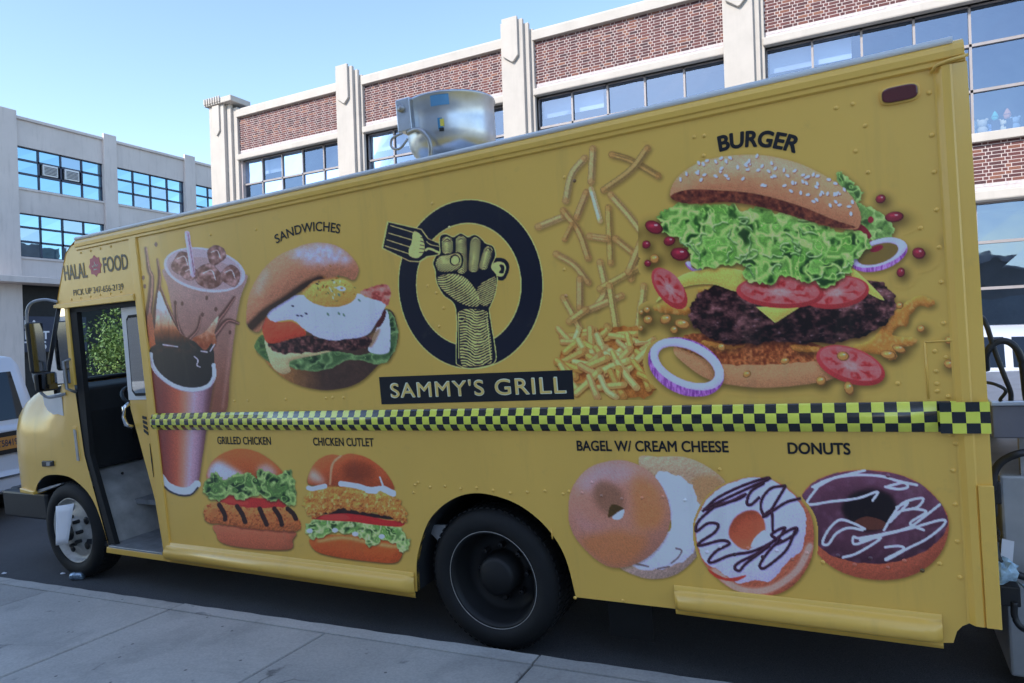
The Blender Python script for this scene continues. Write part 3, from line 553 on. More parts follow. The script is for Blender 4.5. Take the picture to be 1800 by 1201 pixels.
    A.shadow(bun, (0, 5), 5, .6, (40, 25, 15)); c = A.shade(bun, 26, (170, 120, 88), lit=(-.25, -.95), amt=.34); c = c+(np.array((186, 150, 128))/255.-c)*(A.blur(A.poly(z([(260, 190), (430, 140), (620, 150), (780, 215), (600, 200), (400, 190)])), 9)*.7)[..., None]; c *= (1+.05*A.noise(6))[..., None]; A.put(bun, c)
    un = A.poly(z([(165, 300), (230, 275), (350, 275), (520, 290), (700, 338), (850, 398), (945, 432), (850, 432), (700, 390), (560, 350), (420, 326), (270, 332), (200, 325)])); A.put(un, mixc((66, 34, 30), (122, 74, 54), np.clip(.4+A.noise(6, 3)*.9, 0, 1)))
    k = 0
    while k < 105:
        x, y = r.uniform(190, 955), r.uniform(128, 420)
        if abs(r.normal(0, 1)) > 1.6: continue
        m0 = bun[int((P(x, y)[1]-A.v0)*SS) % A.h, int((P(x, y)[0]-A.u0)*SS) % A.w]; top = 150+((x-480)/470)**2*230
        lim = np.interp(x, [160, 350, 520, 700, 850, 950], [255, 250, 262, 310, 372, 410])
        if m0 < .9 or y > lim-14: k += .2; continue
        if r.uniform() > np.clip(.35+(x-300)/700+.8*(y < top+40), .1, 1): continue
        a = r.uniform(0, 180); A.put(A.ell((P(x, y)[0]+.8, P(x, y)[1]+1.2), 4.4, 2.9, a), (110, 72, 54), .7); A.put(A.ell(P(x, y), 4.0, 2.5, a), (186, 172, 178)); A.put(A.ell((P(x, y)[0]-.6, P(x, y)[1]-.6), 2.2, 1.2, a), (212, 202, 210)); k += 1
    # loose slices in front
    m = A.ell(P(925, 1015), 64, 31, 19); A.shadow(m, (3, 5), 5, .6, sh); tomato(A, P(925, 1015), 63, 31, 19, 44)
    m = A.ell(P(230, 1022), 70, 48, 24); hl = A.ell((P(230, 1022)[0]+1, P(230, 1022)[1]-4), 52, 26, 26); A.put(A.blur(np.roll(m*(1-hl), 10, 0), 5), sh, .5); onion(A, P(230, 1022), 70, 48, 24, (1, -4, .76, .55, 2, -5, .83), 33)
    for x, y, a, b in red: A.drop(P(x, y), a*q, b*q, r.uniform(-30, 30), (118, 44, 56))
    for x, y, a, b in org: A.drop(P(x, y), a*q, b*q, r.uniform(-30, 30), (172, 124, 70))
    return A

def art_bagel():
    A = Art(996, 798, 1286, 1026, 13); z = lambda L: Z((980, 760), 2.5, L); P = lambda x, y: z([(x, y)])[0]
    for m, c in ((A.poly(z([(355, 130), (450, 108), (570, 112), (680, 165), (745, 235), (740, 330), (640, 420), (500, 400)])), (156, 132, 108)), (A.poly(z([(270, 590), (340, 560), (500, 500), (620, 420), (650, 470), (600, 560), (520, 625), (430, 645), (350, 632)])), (150, 132, 122))):
        A.shadow(m, (1, 2), 2, .5); A.put(m, A.shade(m, 14, c, amt=.3, rough=.2))
    A.put(A.blur(A.poly(z([(590, 210), (690, 190), (740, 250), (700, 300), (630, 310)])), 4), (150, 112, 70), .6)
    cr = A.poly(z([(430, 190), (520, 188), (590, 235), (615, 300), (640, 360), (625, 440), (600, 520), (545, 570), (430, 605), (330, 585), (420, 500), (500, 400)]), wob=2); A.put(cr, A.shade(cr, 9, (172, 176, 208), amt=.2, rough=.25, rs=9))
    for L in ([(520, 510), (545, 520), (530, 550), (500, 575)], [(440, 600), (490, 590)], [(330, 575), (400, 590)]): A.put(A.line(z(L), 3), (86, 72, 66), .8)
    b = A.poly(z([(48, 340), (62, 250), (120, 170), (200, 132), (300, 125), (400, 170), (465, 250), (495, 350), (480, 450), (420, 530), (340, 580), (250, 596), (170, 560), (90, 480), (55, 410)])); A.shadow(b, (2, 3), 3, .5)
    c = A.shade(b, 24, (152, 112, 96), lit=(-.3, -.9), amt=.25); n = A.noise(26, 2)
    for L, col, k in (([(340, 200), (430, 240), (470, 350), (430, 420), (340, 420), (330, 300)], (160, 108, 66), .75), ([(100, 470), (200, 430), (330, 440), (400, 470), (330, 570), (240, 590), (150, 540)], (152, 102, 64), .75), ([(90, 220), (200, 140), (330, 150), (300, 210), (150, 260)], (164, 136, 142), .7), ([(70, 330), (140, 400), (250, 420), (120, 440)], (150, 118, 122), .5)):
        m = A.blur(A.poly(z(L)), 8); c = c+(np.array(col)/255.-c)*(np.clip(m+.25*n*m, 0, 1)*k)[..., None]
    A.put(b, c); h = A.ell(P(225, 290), 24, 34, -35); A.put(A.blur(h, 5), (116, 88, 70), .85); A.put(A.poly(z([(222, 372), (238, 318), (290, 335), (255, 360)])), (72, 58, 30)); A.put(A.poly(z([(240, 372), (290, 338), (286, 372), (262, 385)])), (186, 180, 190))
    return A

def art_donut_white():
    A = Art(1214, 832, 1440, 1052, 15); z = lambda L: Z((980, 760), 2.5, L); P = lambda x, y: z([(x, y)])[0]
    d = A.poly(z([(603, 430), (625, 340), (680, 265), (770, 215), (880, 196), (980, 225), (1060, 290), (1115, 370), (1128, 470), (1110, 570), (1050, 660), (970, 710), (870, 716), (770, 690), (690, 630), (630, 550)])); A.shadow(d, (2, 3), 3, .55)
    c = A.shade(d, 20, (158, 94, 72), amt=.3, rough=.15); band = A.blur(A.line(z([(690, 610), (800, 690), (930, 690), (1050, 610), (1110, 500)]), 9), 3); c = c+(np.array((176, 146, 136))/255.-c)*(np.clip(band*1.4, 0, .8))[..., None]; A.put(d, c)
    ic = A.poly(z([(606, 430), (628, 345), (685, 268), (775, 218), (880, 198), (975, 228), (1050, 290), (1092, 370), (1088, 450), (1070, 520), (1010, 570), (970, 620), (930, 655), (860, 650), (800, 665), (740, 630), (700, 600), (640, 560)]), wob=1); A.put(ic, A.shade(ic, 16, (170, 168, 208), amt=.2))
    h = A.poly(z([(752, 450), (775, 380), (830, 345), (880, 350), (912, 400), (905, 460), (850, 510), (800, 508)])); A.put(A.blur(h, 1), A.shade(h, 10, (158, 84, 60), lit=(.4, .8), amt=.35)); A.put(A.poly(z([(850, 505), (870, 460), (912, 430), (905, 480)])), (172, 172, 205))
    A.put(A.poly(z([(660, 600), (740, 640), (830, 628), (780, 655), (700, 640)])), (150, 62, 48))
    for L in ([(640, 345), (700, 290), (800, 240), (900, 205), (930, 205), (850, 240), (700, 310), (645, 340), (740, 312), (825, 272), (790, 295), (690, 322)], [(905, 225), (850, 260), (832, 310), (850, 318), (885, 288)], [(1000, 235), (940, 245), (900, 290), (895, 340), (920, 365), (970, 290), (1000, 240)], [(1065, 290), (1000, 310), (925, 360), (905, 370), (940, 345), (945, 430)], [(685, 330), (620, 390), (610, 435), (660, 400), (705, 405), (690, 440), (630, 480), (625, 498), (720, 475), (755, 490), (700, 520), (665, 560), (680, 572), (760, 540), (850, 525), (930, 490), (1000, 440), (1050, 420), (1040, 450), (960, 490), (1000, 420), (940, 450), (990, 480)], [(1045, 430), (1010, 510), (960, 560), (905, 598), (890, 580), (930, 520), (970, 480)], [(960, 470), (880, 530), (800, 570), (778, 595), (800, 608), (830, 575), (930, 500)]):
        p = z(L); A.put(A.blur(A.line([(a+1, b+1.5) for a, b in p], 5.4), .8), (90, 80, 110), .5); A.put(A.line(p, 5.0), (46, 24, 34)); A.put(A.line([(a-.7, b-1) for a, b in p], 1.3), (96, 68, 84), .7)
    return A

def art_donut_choc():
    A = Art(1404, 818, 1678, 1030, 17); z = lambda L: Z((980, 760), 2.5, L); P = lambda x, y: z([(x, y)])[0]
    d = A.poly(z([(1068, 300), (1110, 230), (1200, 185), (1330, 165), (1480, 180), (1600, 230), (1690, 320), (1720, 400), (1700, 500), (1640, 580), (1540, 635), (1420, 650), (1290, 630), (1190, 580), (1120, 500), (1085, 400)])); A.shadow(d, (2, 3), 3, .55)
    A.put(d, A.shade(d, 16, (148, 84, 64), amt=.3, rough=.12))
    ic = A.poly(z([(1070, 300), (1112, 232), (1200, 187), (1330, 168), (1480, 182), (1600, 232), (1688, 320), (1715, 400), (1680, 470), (1600, 530), (1480, 570), (1380, 578), (1260, 560), (1170, 520), (1110, 440), (1088, 380)]), wob=1)
    c = A.shade(ic, 18, (80, 54, 66), lit=(-.2, -.9), amt=.4); c = c+(np.array((112, 86, 104))/255.-c)*(np.clip(A.noise(16, 2), 0, 1)*.6)[..., None]; A.put(ic, c)
    h = A.poly(z([(1250, 340), (1290, 275), (1380, 250), (1460, 275), (1490, 340), (1450, 410), (1380, 435), (1310, 420)])); A.put(A.blur(h, 4), (30, 20, 22)); A.put(A.poly(z([(1305, 395), (1360, 370), (1440, 395), (1425, 425), (1340, 425)])), (84, 54, 44))
    for L in ([(1120, 240), (1200, 205), (1350, 168)], [(1140, 240), (1240, 195), (1400, 190), (1500, 215), (1580, 232)], [(1130, 245), (1160, 220), (1100, 300), (1110, 318), (1200, 305), (1320, 290), (1405, 262), (1385, 300)], [(1440, 240), (1500, 250), (1540, 240), (1520, 222), (1450, 238)], [(1350, 425), (1300, 400), (1240, 385), (1190, 430), (1165, 485), (1190, 492), (1225, 445), (1280, 420), (1340, 430)], [(1435, 430), (1470, 370), (1520, 310), (1605, 290), (1580, 330), (1500, 350), (1460, 395), (1540, 310), (1490, 330)], [(1680, 318), (1600, 380), (1540, 420), (1440, 445), (1330, 465), (1300, 460), (1310, 492), (1420, 455), (1560, 420), (1690, 385), (1695, 410), (1620, 470), (1540, 510), (1460, 555), (1445, 555), (1520, 515), (1500, 500), (1440, 505)], [(1560, 335), (1620, 350), (1550, 400), (1610, 430)], [(1255, 550), (1320, 530), (1420, 465), (1330, 475)]):
        p = z(L); A.put(A.line(p, 4.6), (176, 172, 200)); A.put(A.line([(a-.6, b-.8) for a, b in p], 1.6), (206, 202, 226), .8)
    return A

def art_grilled():
    A = Art(354, 784, 532, 972, 19); z = lambda L: Z((340, 750), 4.5, L)
    bt = A.poly(z([(165, 780), (400, 795), (785, 825), (785, 900), (780, 960), (700, 976), (500, 968), (300, 943), (205, 905), (180, 850)])); A.shadow(bt, (1, 2), 1.5, .7, (40, 24, 14)); A.put(bt, A.shade(bt, 8, (152, 90, 66), amt=.25, rough=.08))
    bun = A.poly(z([(112, 420), (130, 305), (200, 232), (300, 186), (400, 178), (500, 200), (600, 258), (680, 330), (712, 395), (600, 440), (300, 450)])); A.shadow(bun, (1, 1), 1.5, .5, (50, 30, 20)); c = A.shade(bun, 14, (152, 84, 46), lit=(0, -1), amt=.25)
    for L, k in (([(125, 330), (200, 275), (330, 340), (400, 400), (300, 440), (130, 420)], .9), ([(500, 340), (580, 300), (660, 370), (600, 400)], .6)): m = A.blur(A.poly(z(L)), 5); c = c+(np.array((184, 172, 194))/255.-c)*(m*k)[..., None]
    A.put(bun, c)
    A.put(A.poly(z([(190, 540), (500, 565), (705, 575), (708, 645), (400, 645), (205, 605)]), n=4), (150, 52, 46)); A.put(A.poly(z([(200, 560), (420, 590), (400, 620), (220, 590)])), (176, 66, 54), .8)
    ck = A.poly(z([(82, 660), (120, 612), (210, 600), (330, 625), (500, 645), (690, 640), (790, 690), (850, 765), (825, 825), (700, 826), (560, 815), (400, 800), (250, 775), (120, 760), (90, 720)]), wob=1); A.shadow(ck, (0, 2), 1.5, .6, (40, 22, 12)); A.put(ck, A.shade(ck, 8, (164, 100, 58), amt=.4, rough=.35, rs=5)); A.put(ck*(A.noise(4, 2) > .35), (112, 56, 32), .6)
    for L in ([(205, 620), (245, 690), (250, 735)], [(345, 630), (385, 690), (410, 755)], [(525, 650), (550, 710), (580, 775)], [(640, 650), (680, 710), (700, 775)], [(745, 650), (790, 690), (810, 730)]): A.put(A.line(z(L), 8), (44, 28, 24), .95)
    lt = A.poly(z([(78, 480), (125, 395), (190, 360), (230, 420), (330, 380), (430, 365), (500, 400), (520, 330), (640, 380), (765, 345), (792, 420), (818, 575), (765, 632), (700, 590), (600, 585), (500, 540), (390, 585), (290, 545), (195, 590), (120, 560), (85, 520)]), wob=3); A.shadow(lt, (0, 2), 1.5, .5, (20, 30, 18)); lettuce(A, lt, (26, 44, 26), (74, 106, 56), (140, 166, 104), 7, 51)
    return A
def art_cutlet():
    A = Art(526, 790, 726, 994, 23); z = lambda L: Z((340, 750), 4.5, L)
    bb = A.poly(z([(920, 890), (1000, 860), (1250, 860), (1500, 900), (1642, 945), (1640, 1040), (1570, 1080), (1350, 1062), (1150, 1035), (1000, 1000), (935, 950)])); A.shadow(bb, (1, 2), 1.5, .7, (40, 24, 14)); c = A.shade(bb, 9, (164, 84, 44), amt=.3, rough=.15); A.put(bb, c); A.put(A.blur(A.line(z([(990, 905), (1200, 880), (1450, 930), (1620, 950)]), 5), 2), (204, 160, 106), .7)
    lt = A.poly(z([(885, 800), (930, 750), (1010, 728), (1200, 745), (1400, 740), (1610, 790), (1690, 880), (1715, 920), (1660, 1000), (1590, 930), (1500, 900), (1400, 955), (1340, 890), (1250, 850), (1100, 840), (960, 895), (905, 855)]), wob=3); A.shadow(lt, (1, 2), 1.5, .5, (20, 30, 18)); lettuce(A, lt, (36, 58, 32), (92, 132, 68), (164, 186, 128), 7, 53)
    for x, y in ((1280, 850), (1490, 870), (920, 825), (1120, 820)): A.put(A.ell(z([(x, y)])[0], 5.5, 4), (186, 196, 206), .85)
    A.put(A.poly(z([(930, 725), (1090, 690), (1200, 655), (1320, 680), (1500, 735), (1660, 750), (1640, 790), (1450, 780), (1280, 755), (1100, 745)]), n=5), (152, 46, 44)); A.put(A.poly(z([(1000, 715), (1160, 690), (1240, 730), (1080, 738)])), (178, 66, 58), .8)
    A.put(A.poly(z([(980, 690), (1150, 640), (1250, 660), (1570, 715), (1540, 735), (1250, 690), (1080, 692)])), (46, 30, 28))
    ck = A.poly(z([(868, 600), (890, 540), (960, 500), (1100, 455), (1300, 480), (1440, 520), (1580, 545), (1650, 620), (1690, 700), (1660, 768), (1560, 715), (1450, 690), (1300, 672), (1180, 650), (1050, 690), (940, 720), (885, 660)]), wob=3); A.shadow(ck, (1, 1), 1.5, .5, (40, 22, 12)); n = A.noise(6, 3); A.put(ck, A.shade(ck, 7, (176, 112, 58), amt=.35, rough=.8, rs=5)*(1+.25*n[..., None])); A.put(ck*np.clip((A.noise(4, 2)-.3)*4, 0, 1), (214, 170, 110), .6)
    bun = A.poly(z([(914, 455), (925, 350), (985, 265), (1080, 222), (1165, 228), (1250, 214), (1380, 250), (1500, 338), (1572, 440), (1580, 500), (1450, 480), (1300, 470), (1100, 465)])); A.shadow(bun, (0, 2), 1.5, .6, (40, 22, 12)); c = A.shade(bun, 13, (152, 80, 48), amt=.35, rough=.06)
    m = A.blur(A.poly(z([(1200, 280), (1350, 270), (1450, 350), (1350, 420), (1200, 400)])), 7); c = c*(1-.25*m)[..., None]; m = A.blur(A.poly(z([(920, 420), (930, 340), (1000, 380), (1040, 450)])), 5); c = c+(np.array((190, 172, 168))/255.-c)*(m*.7)[..., None]; m = A.line(z([(1170, 228), (1100, 300), (1080, 460)]), 3); c = c+(np.array((200, 160, 128))/255.-c)*(A.blur(m, 1)*.8)[..., None]
    A.put(bun, c); A.put(A.line(z([(1475, 400), (1500, 470)]), 3), (206, 190, 196), .8)
    for L, w in (([(910, 485), (940, 492), (1000, 480), (1040, 472)], 8), ([(1165, 452), (1290, 470), (1400, 500), (1470, 490)], 9), ([(1380, 505), (1440, 510)], 10), ([(1500, 490), (1580, 530)], 11)): A.put(A.line(z(L), w), (190, 200, 222))
    return A
# ------------------------------------------------------------------ the setting: ground, road, pavements
def rz(x, y): return (.0323*x+.0602*(y if y < 4.4 else 8.8-y))/.99766
def sheet(name, xs, ys, zf, m):
    b = MB(); b.grid([[(x, y, zf(x, y)) for x in xs] for y in ys], smooth=True); return tag(b.build(name, m), kind='structure')
sheet('ground', [-700, -60, 60, 700], [-700, -30, 30, 700], lambda x, y: .0324*max(-150, min(150, x))-.45, M['asphalt'])
sheet('road', np.linspace(-150, 120, 28), [-1.2, 0, 1.5, 3, 3.8, 4.4, 5, 5.8, 7.5, 9.5], rz, M['asphalt'])
# near pavement: kerb line measured in the truck frame, slabs rise gently away from the street
KD = np.array([.99874, .0503, 0]); KP = np.array([.0503, -.99874, 0]); K0 = np.array([-4.19, -.275, 0])
def pv(s, t, dz=0): return tw(K0+KD*s+KP*t+np.array([0, 0, .14+.08*max(t, 0)+dz]))
b = MB(); b.grid([[pv(s, t, -.03) for s in np.linspace(-60, 50, 12)] for t in (.02, 2, 5, 9)]); pav = tag(b.build('pavement', M['concrete']), kind='structure')
ROT = np.stack([MT@KD, MT@(-KP+np.array([0, 0, -.08]))/1.0032, np.cross(MT@KD, MT@(-KP+np.array([0, 0, -.08]))/1.0032)], 1)
def slab_mesh(w, d, h, bev=.006):
    m = MB(); m.box((0, -d, -h), (w, 0, 0)); me = m.mesh('paving_slab'); bm = bmesh.new(); bm.from_mesh(me); bmesh.ops.bevel(bm, geom=[e for e in bm.edges if all(v.co.z > -.001 for v in e.verts)], offset=bev, segments=1, affect='EDGES'); bm.to_mesh(me); bm.free(); me.materials.append(M['concrete']); return me
PITCH = 1.31; sm = slab_mesh(PITCH-.012, 1.30-.006, .05)
def place(o, p): mm = Matrix([list(r) for r in ROT]).to_4x4(); mm.translation = Vector(p); o.matrix_world = mm
for i in range(-9, 8):
    for j in range(4):
        o = link('paving_slab', sm, pav); place(o, pv(i*PITCH+.006, .125+j*1.30, RNG.uniform(-.002, .003)))
kb = MB(); kb.grid([[pv(s, t, -.16 if t < .01 else -.02) for s in np.linspace(-60, 50, 12)] for t in (.012, .014, .12)]); kerb = tag(kb.build('kerb', M['concrete']), kind='structure')
km = MB(); n = 27; rows = []
for k in range(n):                       # a worn kerb stone with a slightly chipped arris
    x = (2*PITCH-.012)*k/(n-1); c = .006+.010*abs(math.sin(k*2.1)*math.sin(k*.7)); rows.append([(x, .0, -.17), (x, 0, -c*.9), (x, -c, 0), (x, -.113, 0), (x, -.113, -.17)])
km.grid(rows, smooth=False); km.add(rows[0]+rows[-1], [(0, 1, 2, 3, 4), (9, 8, 7, 6, 5)]); kme = km.mesh('kerb_stone'); kme.materials.append(M['concrete'])
for i in range(-8, 7, 2):
    o = link('kerb_stone', kme, kerb); place(o, pv(i*PITCH+.006, .004, RNG.uniform(0, .003)))
# far pavement
b = MB(); b.grid([[(x, y, rz(x, 9.3)+.13+.02*(y-9.3)-(.3 if y < 9.31 and q == 0 else 0)) for x in np.linspace(-18.6, 60, 20)] for q, y in ((0, 9.3), (1, 9.3), (2, 12.8))]); tag(b.build('far_pavement', M['concrete']), kind='structure')
b = MB(); b.grid([[(x, y, rz(x, 9.3)+.13-(.3 if q == 0 else 0)) for x in np.linspace(-80, -32.5, 12)] for q, y in ((0, 9.3), (1, 9.3), (2, 13.5))]); tag(b.build('far_pavement', M['concrete']), kind='structure')

# ------------------------------------------------------------------ the building across the street
YF = 12.555
F = lambda a, d, z: (a, YF-d, z)
BB = empty('brick_building', (-7, YF+6, 0)); tag(BB, 'two storey brick and cream stucco building with pilasters across the street', 'building')
OB = (-7, YF+6, 0)
def fb(m, name, mt, bevel=0): return m.build(name, mt, BB, OB, bevel)
PIL = [-13.73, -8.13, -2.56, 3.0, 8.55, 14.1]; PW = .86
m = MB(); m.box((-19.0, YF+.02, -1.2), (14.9, YF+12, 9.35)); m2 = MB()
# wall with window openings: build as strips so the rooms are open behind the glass
bays = [(-18.15, -13.73)]+[(p+PW, q) for p, q in zip(PIL[:-1], PIL[1:])]
w = MB()
for x0, x1 in bays:
    for z0, z1 in ((-1.2, .95), (4.13, 5.42), (7.97, 9.45)): w.box((x0-.05, YF-.004, z0), (x1+.05, YF+.32, z1))
for p in [-19.05]+PIL: w.box((p, YF+.001, -1.2), (p+PW+(.1 if p < -19 else 0), YF+.32, 9.45))
fb(w, 'wall', M['mortar'])
r = MB(); r.box((-19.0, YF+.33, 9.0), (14.9, YF+12, 9.3)); r.box((-19.0, YF+11.7, -1.2), (14.9, YF+12, 9)); r.box((-19.05, YF+.33, -1.2), (-18.8, YF+11.7, 9)); r.box((14.7, YF+.33, -1.2), (14.95, YF+11.7, 9)); r.box((-18.7, YF+.34, 4.3), (14.6, YF+11.6, 4.6)); fb(r, 'shell', M['inner'])
r = MB(); r.box((-18.7, YF+3.2, -1), (14.6, YF+3.3, 8.9)); fb(r, 'partition', M['inner'])
for x0, x1 in bays:
    c = MB(); c.prism([(0, 9.40), (.13, 9.40), (.13, 9.62), (.09, 9.68), (-.35, 9.70), (-.35, 9.40)], x0-.02, x1+.02, lambda d, a, z: F(a, d, z)); fb(c, 'coping', M['stucco'], .012)
    c = MB(); c.box((x0-.03, YF-.16, 7.97), (x1+.03, YF+.25, 8.155)); fb(c, 'lintel', M['stucco'], .03)
    c = MB(); c.box((x0-.02, YF-.12, 5.245), (x1+.02, YF+.2, 5.42)); fb(c, 'sill', M['stucco'], .012)
    c = MB(); c.box((x0-.03, YF-.16, 4.10), (x1+.03, YF+.25, 4.295)); fb(c, 'lintel', M['stucco'], .03)
    c = MB(); c.box((x0-.02, YF-.12, .85), (x1+.02, YF+.2, .98)); fb(c, 'sill', M['stucco'], .012)
for p in PIL:
    m = MB(); m.box((p, YF-.10, -1.2), (p+PW, YF+.3, 9.72)); m.box((p+.05, YF-.20, -1.2), (p+PW-.08, YF-.101, 9.86)); m.box((p+.02, YF-.30, -1.2), (p+.66, YF-.201, 9.96)); pl = fb(m, 'pilaster', M['stucco'], .015)
    s = MB(); s.prism([(p+.10, 10.02), (p+.54, 10.02), (p+.54, 9.02), (p+.40, 8.87), (p+.36, 8.87), (p+.10, 9.06)], -.301, -.38, lambda a, d, z: (a, YF+d, z)); s.build('shield_ornament', M['stucco'], pl, OB, .012)
m = MB(); m.box((-19.22, YF-.10, -1.2), (-18.15, YF+.3, 9.75)); m.box((-19.16, YF-.20, -1.2), (-18.33, YF-.101, 9.9)); m.box((-19.22, YF-.32, -1.2), (-18.52, YF-.201, 9.86)); pl = fb(m, 'corner_pilaster', M['stucco'], .015)
s = MB(); s.box((-19.33, YF-.42, 9.861), (-18.05, YF+.4, 10.05)); s.build('capital', M['stucco'], pl, OB, .02)
s = MB()
for k in range(7): s.box((-19.30+k*.115, YF-.47, 9.90), (-19.235+k*.115, YF-.421, 10.10))
s.build('capital_fluting', M['stucco'], pl, OB, .012)
s = MB(); s.prism([(-19.0, 9.84), (-18.68, 9.84), (-18.68, 8.98), (-18.82, 8.83), (-19.0, 9.0)], -.321, -.38, lambda a, d, z: (a, YF+d, z)); s.build('shield_ornament', M['stucco'], pl, OB, .012)
# windows
def window(parent, off, f, a0, a1, z0, z1, cols, zrows, frame, pane_mat, fw=.055, depth=.12, face=-.08, skip=()):
    m = MB(); xs = [a0+(a1-a0)*i/cols for i in range(cols+1)]
    def bar(p0, p1, z_0, z_1, d): m.add([f(*q) for q in ((p0, face, z_0), (p1, face, z_0), (p1, face-d, z_0), (p0, face-d, z_0), (p0, face, z_1), (p1, face, z_1), (p1, face-d, z_1), (p0, face-d, z_1))], [(0, 3, 2, 1), (4, 5, 6, 7), (0, 1, 5, 4), (1, 2, 6, 5), (2, 3, 7, 6), (3, 0, 4, 7)])
    for i, x in enumerate(xs): k = fw*(1 if i in (0, cols) else .8); bar(max(a0, x-k/2), min(a1, x+k/2), z0, z1, depth)
    for i, z in enumerate(zrows): bar(a0, a1, max(z0, z-fw*.5), min(z1, z+fw*.5), depth*.9)
    o = m.build('window', frame, parent, off)
    for i in range(cols):
        for j in range(len(zrows)-1):
            if (i, j) in skip: continue
            p = MB(); g = fw*.42; A0, A1, Z0, Z1 = xs[i]+g, xs[i+1]-g, zrows[j]+g, zrows[j+1]-g; ti = RNG.uniform(-.012, .012)
            p.add([f(A0, face-.05-ti, Z0), f(A1, face-.05+ti, Z0), f(A1, face-.05+ti*.5, Z1), f(A0, face-.05-ti*.5, Z1)], [(0, 1, 2, 3)]); p.build('pane', pane_mat if not isinstance(pane_mat, list) else pane_mat[int(RNG.integers(len(pane_mat)))], o, off)
    return o
for x0, x1 in bays:
    window(BB, OB, F, x0, x1, 5.42, 7.97, 5, [5.42, 6.29, 7.19, 7.97], M['winframe'], M['winglass'])
    window(BB, OB, F, x0, x1, .98, 4.10, 5, [.98, 2.42, 3.32, 4.10], M['winframe'], M['winglass'])
    bl = MB(); bl.box((x0+.05, YF+.34, 7.5), (x0+(x1-x0)*.36, YF+.36, 7.95)); fb(bl, 'roller_blind', M['paper'])
# bricks: Flemish bond, two whitewashed courses at the foot of each panel
one = []; mass_v = []; mass_f = []; mass_r = []
wb = MB()
def bricks(x0, x1, zb, rows, white=2):
    for rw in range(rows+white):
        z = zb+rw*.068+.007; x = x0-(.076 if rw % 2 else .2287); k = rw % 2
        while x < x1:
            L = .1905 if k % 2 == 0 else .0815; a, c = max(x, x0), min(x+L, x1); k += 1; x += L+.0165
            if c-a < .02: continue
            if rw < white: wb.box((a, YF-.008-RNG.uniform(0, .003), z), (c, YF+.02, z+.057)); continue
            one.append((a, c, z))
for x0, x1 in bays:
    bricks(x0, x1, 8.17, 18, 2); bricks(x0, x1, 4.31, 12, 2)
def seen(a, z):
    q = RC@(MT.T@np.array([a, YF, z])-CT); u, v = 900+FPX*q[0]/q[2], 600.5+FPX*q[1]/q[2]
    return 0 < u < 1800 and 0 < v < 1201 and (u > 1705 or v < 430-.222*(u-90))
vis = [t for t in one if seen((t[0]+t[1])/2, t[2]+.03)]; vis.sort(key=lambda t: (t[0]+8)**2*0-t[0]); big = set(vis[:300])
cache = {}
for t in one:
    a, c, z = t
    if t in big:
        L = round(c-a, 3)
        if L not in cache: mm = MB(); mm.box((0, -.008, 0), (L, .02, .052)); cache[L] = mm.mesh('brick'); cache[L].materials.append(M['brick'])
        o = link('brick', cache[L], BB); o.location = Vector((a, YF-RNG.uniform(0, .003), z))-Vector(OB)
    else:
        y = YF-.008-RNG.uniform(0, .003); bq = len(mass_v); mass_v += [(a, y, z), (c, y, z), (c, y, z+.052), (a, y, z+.052), (a, YF+.02, z), (c, YF+.02, z), (c, YF+.02, z+.052), (a, YF+.02, z+.052)]
        mass_f += [(bq, bq+1, bq+2, bq+3), (bq+3, bq+2, bq+6, bq+7), (bq+1, bq, bq+4, bq+5), (bq, bq+3, bq+7, bq+4), (bq+2, bq+1, bq+5, bq+6)]; mass_r += [RNG.uniform()]*8
me = bpy.data.meshes.new('brickwork'); me.from_pydata((np.array(mass_v)-np.array(OB)).tolist(), [], mass_f); at_ = me.attributes.new('Rnd', 'FLOAT', 'POINT'); at_.data.foreach_set('value', mass_r); me.materials.append(M['brickmass'])
tag(link('brickwork', me, BB), kind='stuff'); tag(fb(wb, 'whitewashed_courses', M['whitebrick']), kind='stuff')
# plush toys on the sill inside the right-hand upper window
def toy(x, z, col, kind, h):
    mt = mat('plush_'+kind, col, .9, var=.15, vs=30, bs=.3); e = empty('plush_toy', (x, YF+.36, z)); b = MB(); b.ball((0, 0, h*.30), h*.30, 10, (.95, .8, 1)); b.build('body', mt, e); b = MB()
    if kind == 'cone': b.lathe([(h*.30, h*.45), (h*.24, h*.62), (h*.10, h*.9), (.005, h)], (0, 0, 0), 'z', 12)
    else: b.ball((0, 0, h*.72), h*.26, 10)
    b.build('head', mt, e)
    for s in (-1, 1):
        b = MB(); b.ball((s*h*.22, 0, h*(.92 if kind != 'cone' else .40)), h*.10, 8); b.build('ear' if kind != 'cone' else 'arm', mt, e)
    return e
st = MB(); st.box((1.3, YF+.27, 5.43), (3.0, YF+.50, 5.452)); fb(st, 'inner_shelf', M['white'])
for i, (x, dz, c, kd, h, nm) in enumerate(((2.08, .0, (.25, .42, .46), 'bear', .30, 'teal bear'), (2.25, .0, (.62, .50, .36), 'bear', .34, 'tan bear'), (2.40, 0, (.16, .24, .42), 'bear', .22, 'small navy bear'), (2.46, .26, (.10, .50, .42), 'cone', .20, 'green pointed hat toy'), (2.60, 0, (.80, .64, .40), 'bear', .28, 'cream yellow bear'), (2.66, .26, (.75, .30, .16), 'cone', .22, 'orange pointed hat toy'), (2.78, 0, (.30, .36, .42), 'bear', .30, 'grey blue bear'))):
    e = toy(x, 5.453+dz, c, kd, h); tag(e, nm+' plush among the toys on the window shelf', 'plush toy', 'plush toys in the window')
    if dz: bx = MB(); bx.box((-.07, -.06, -dz), (.07, .06, 0)); bx.build('block', M['dark'], e)

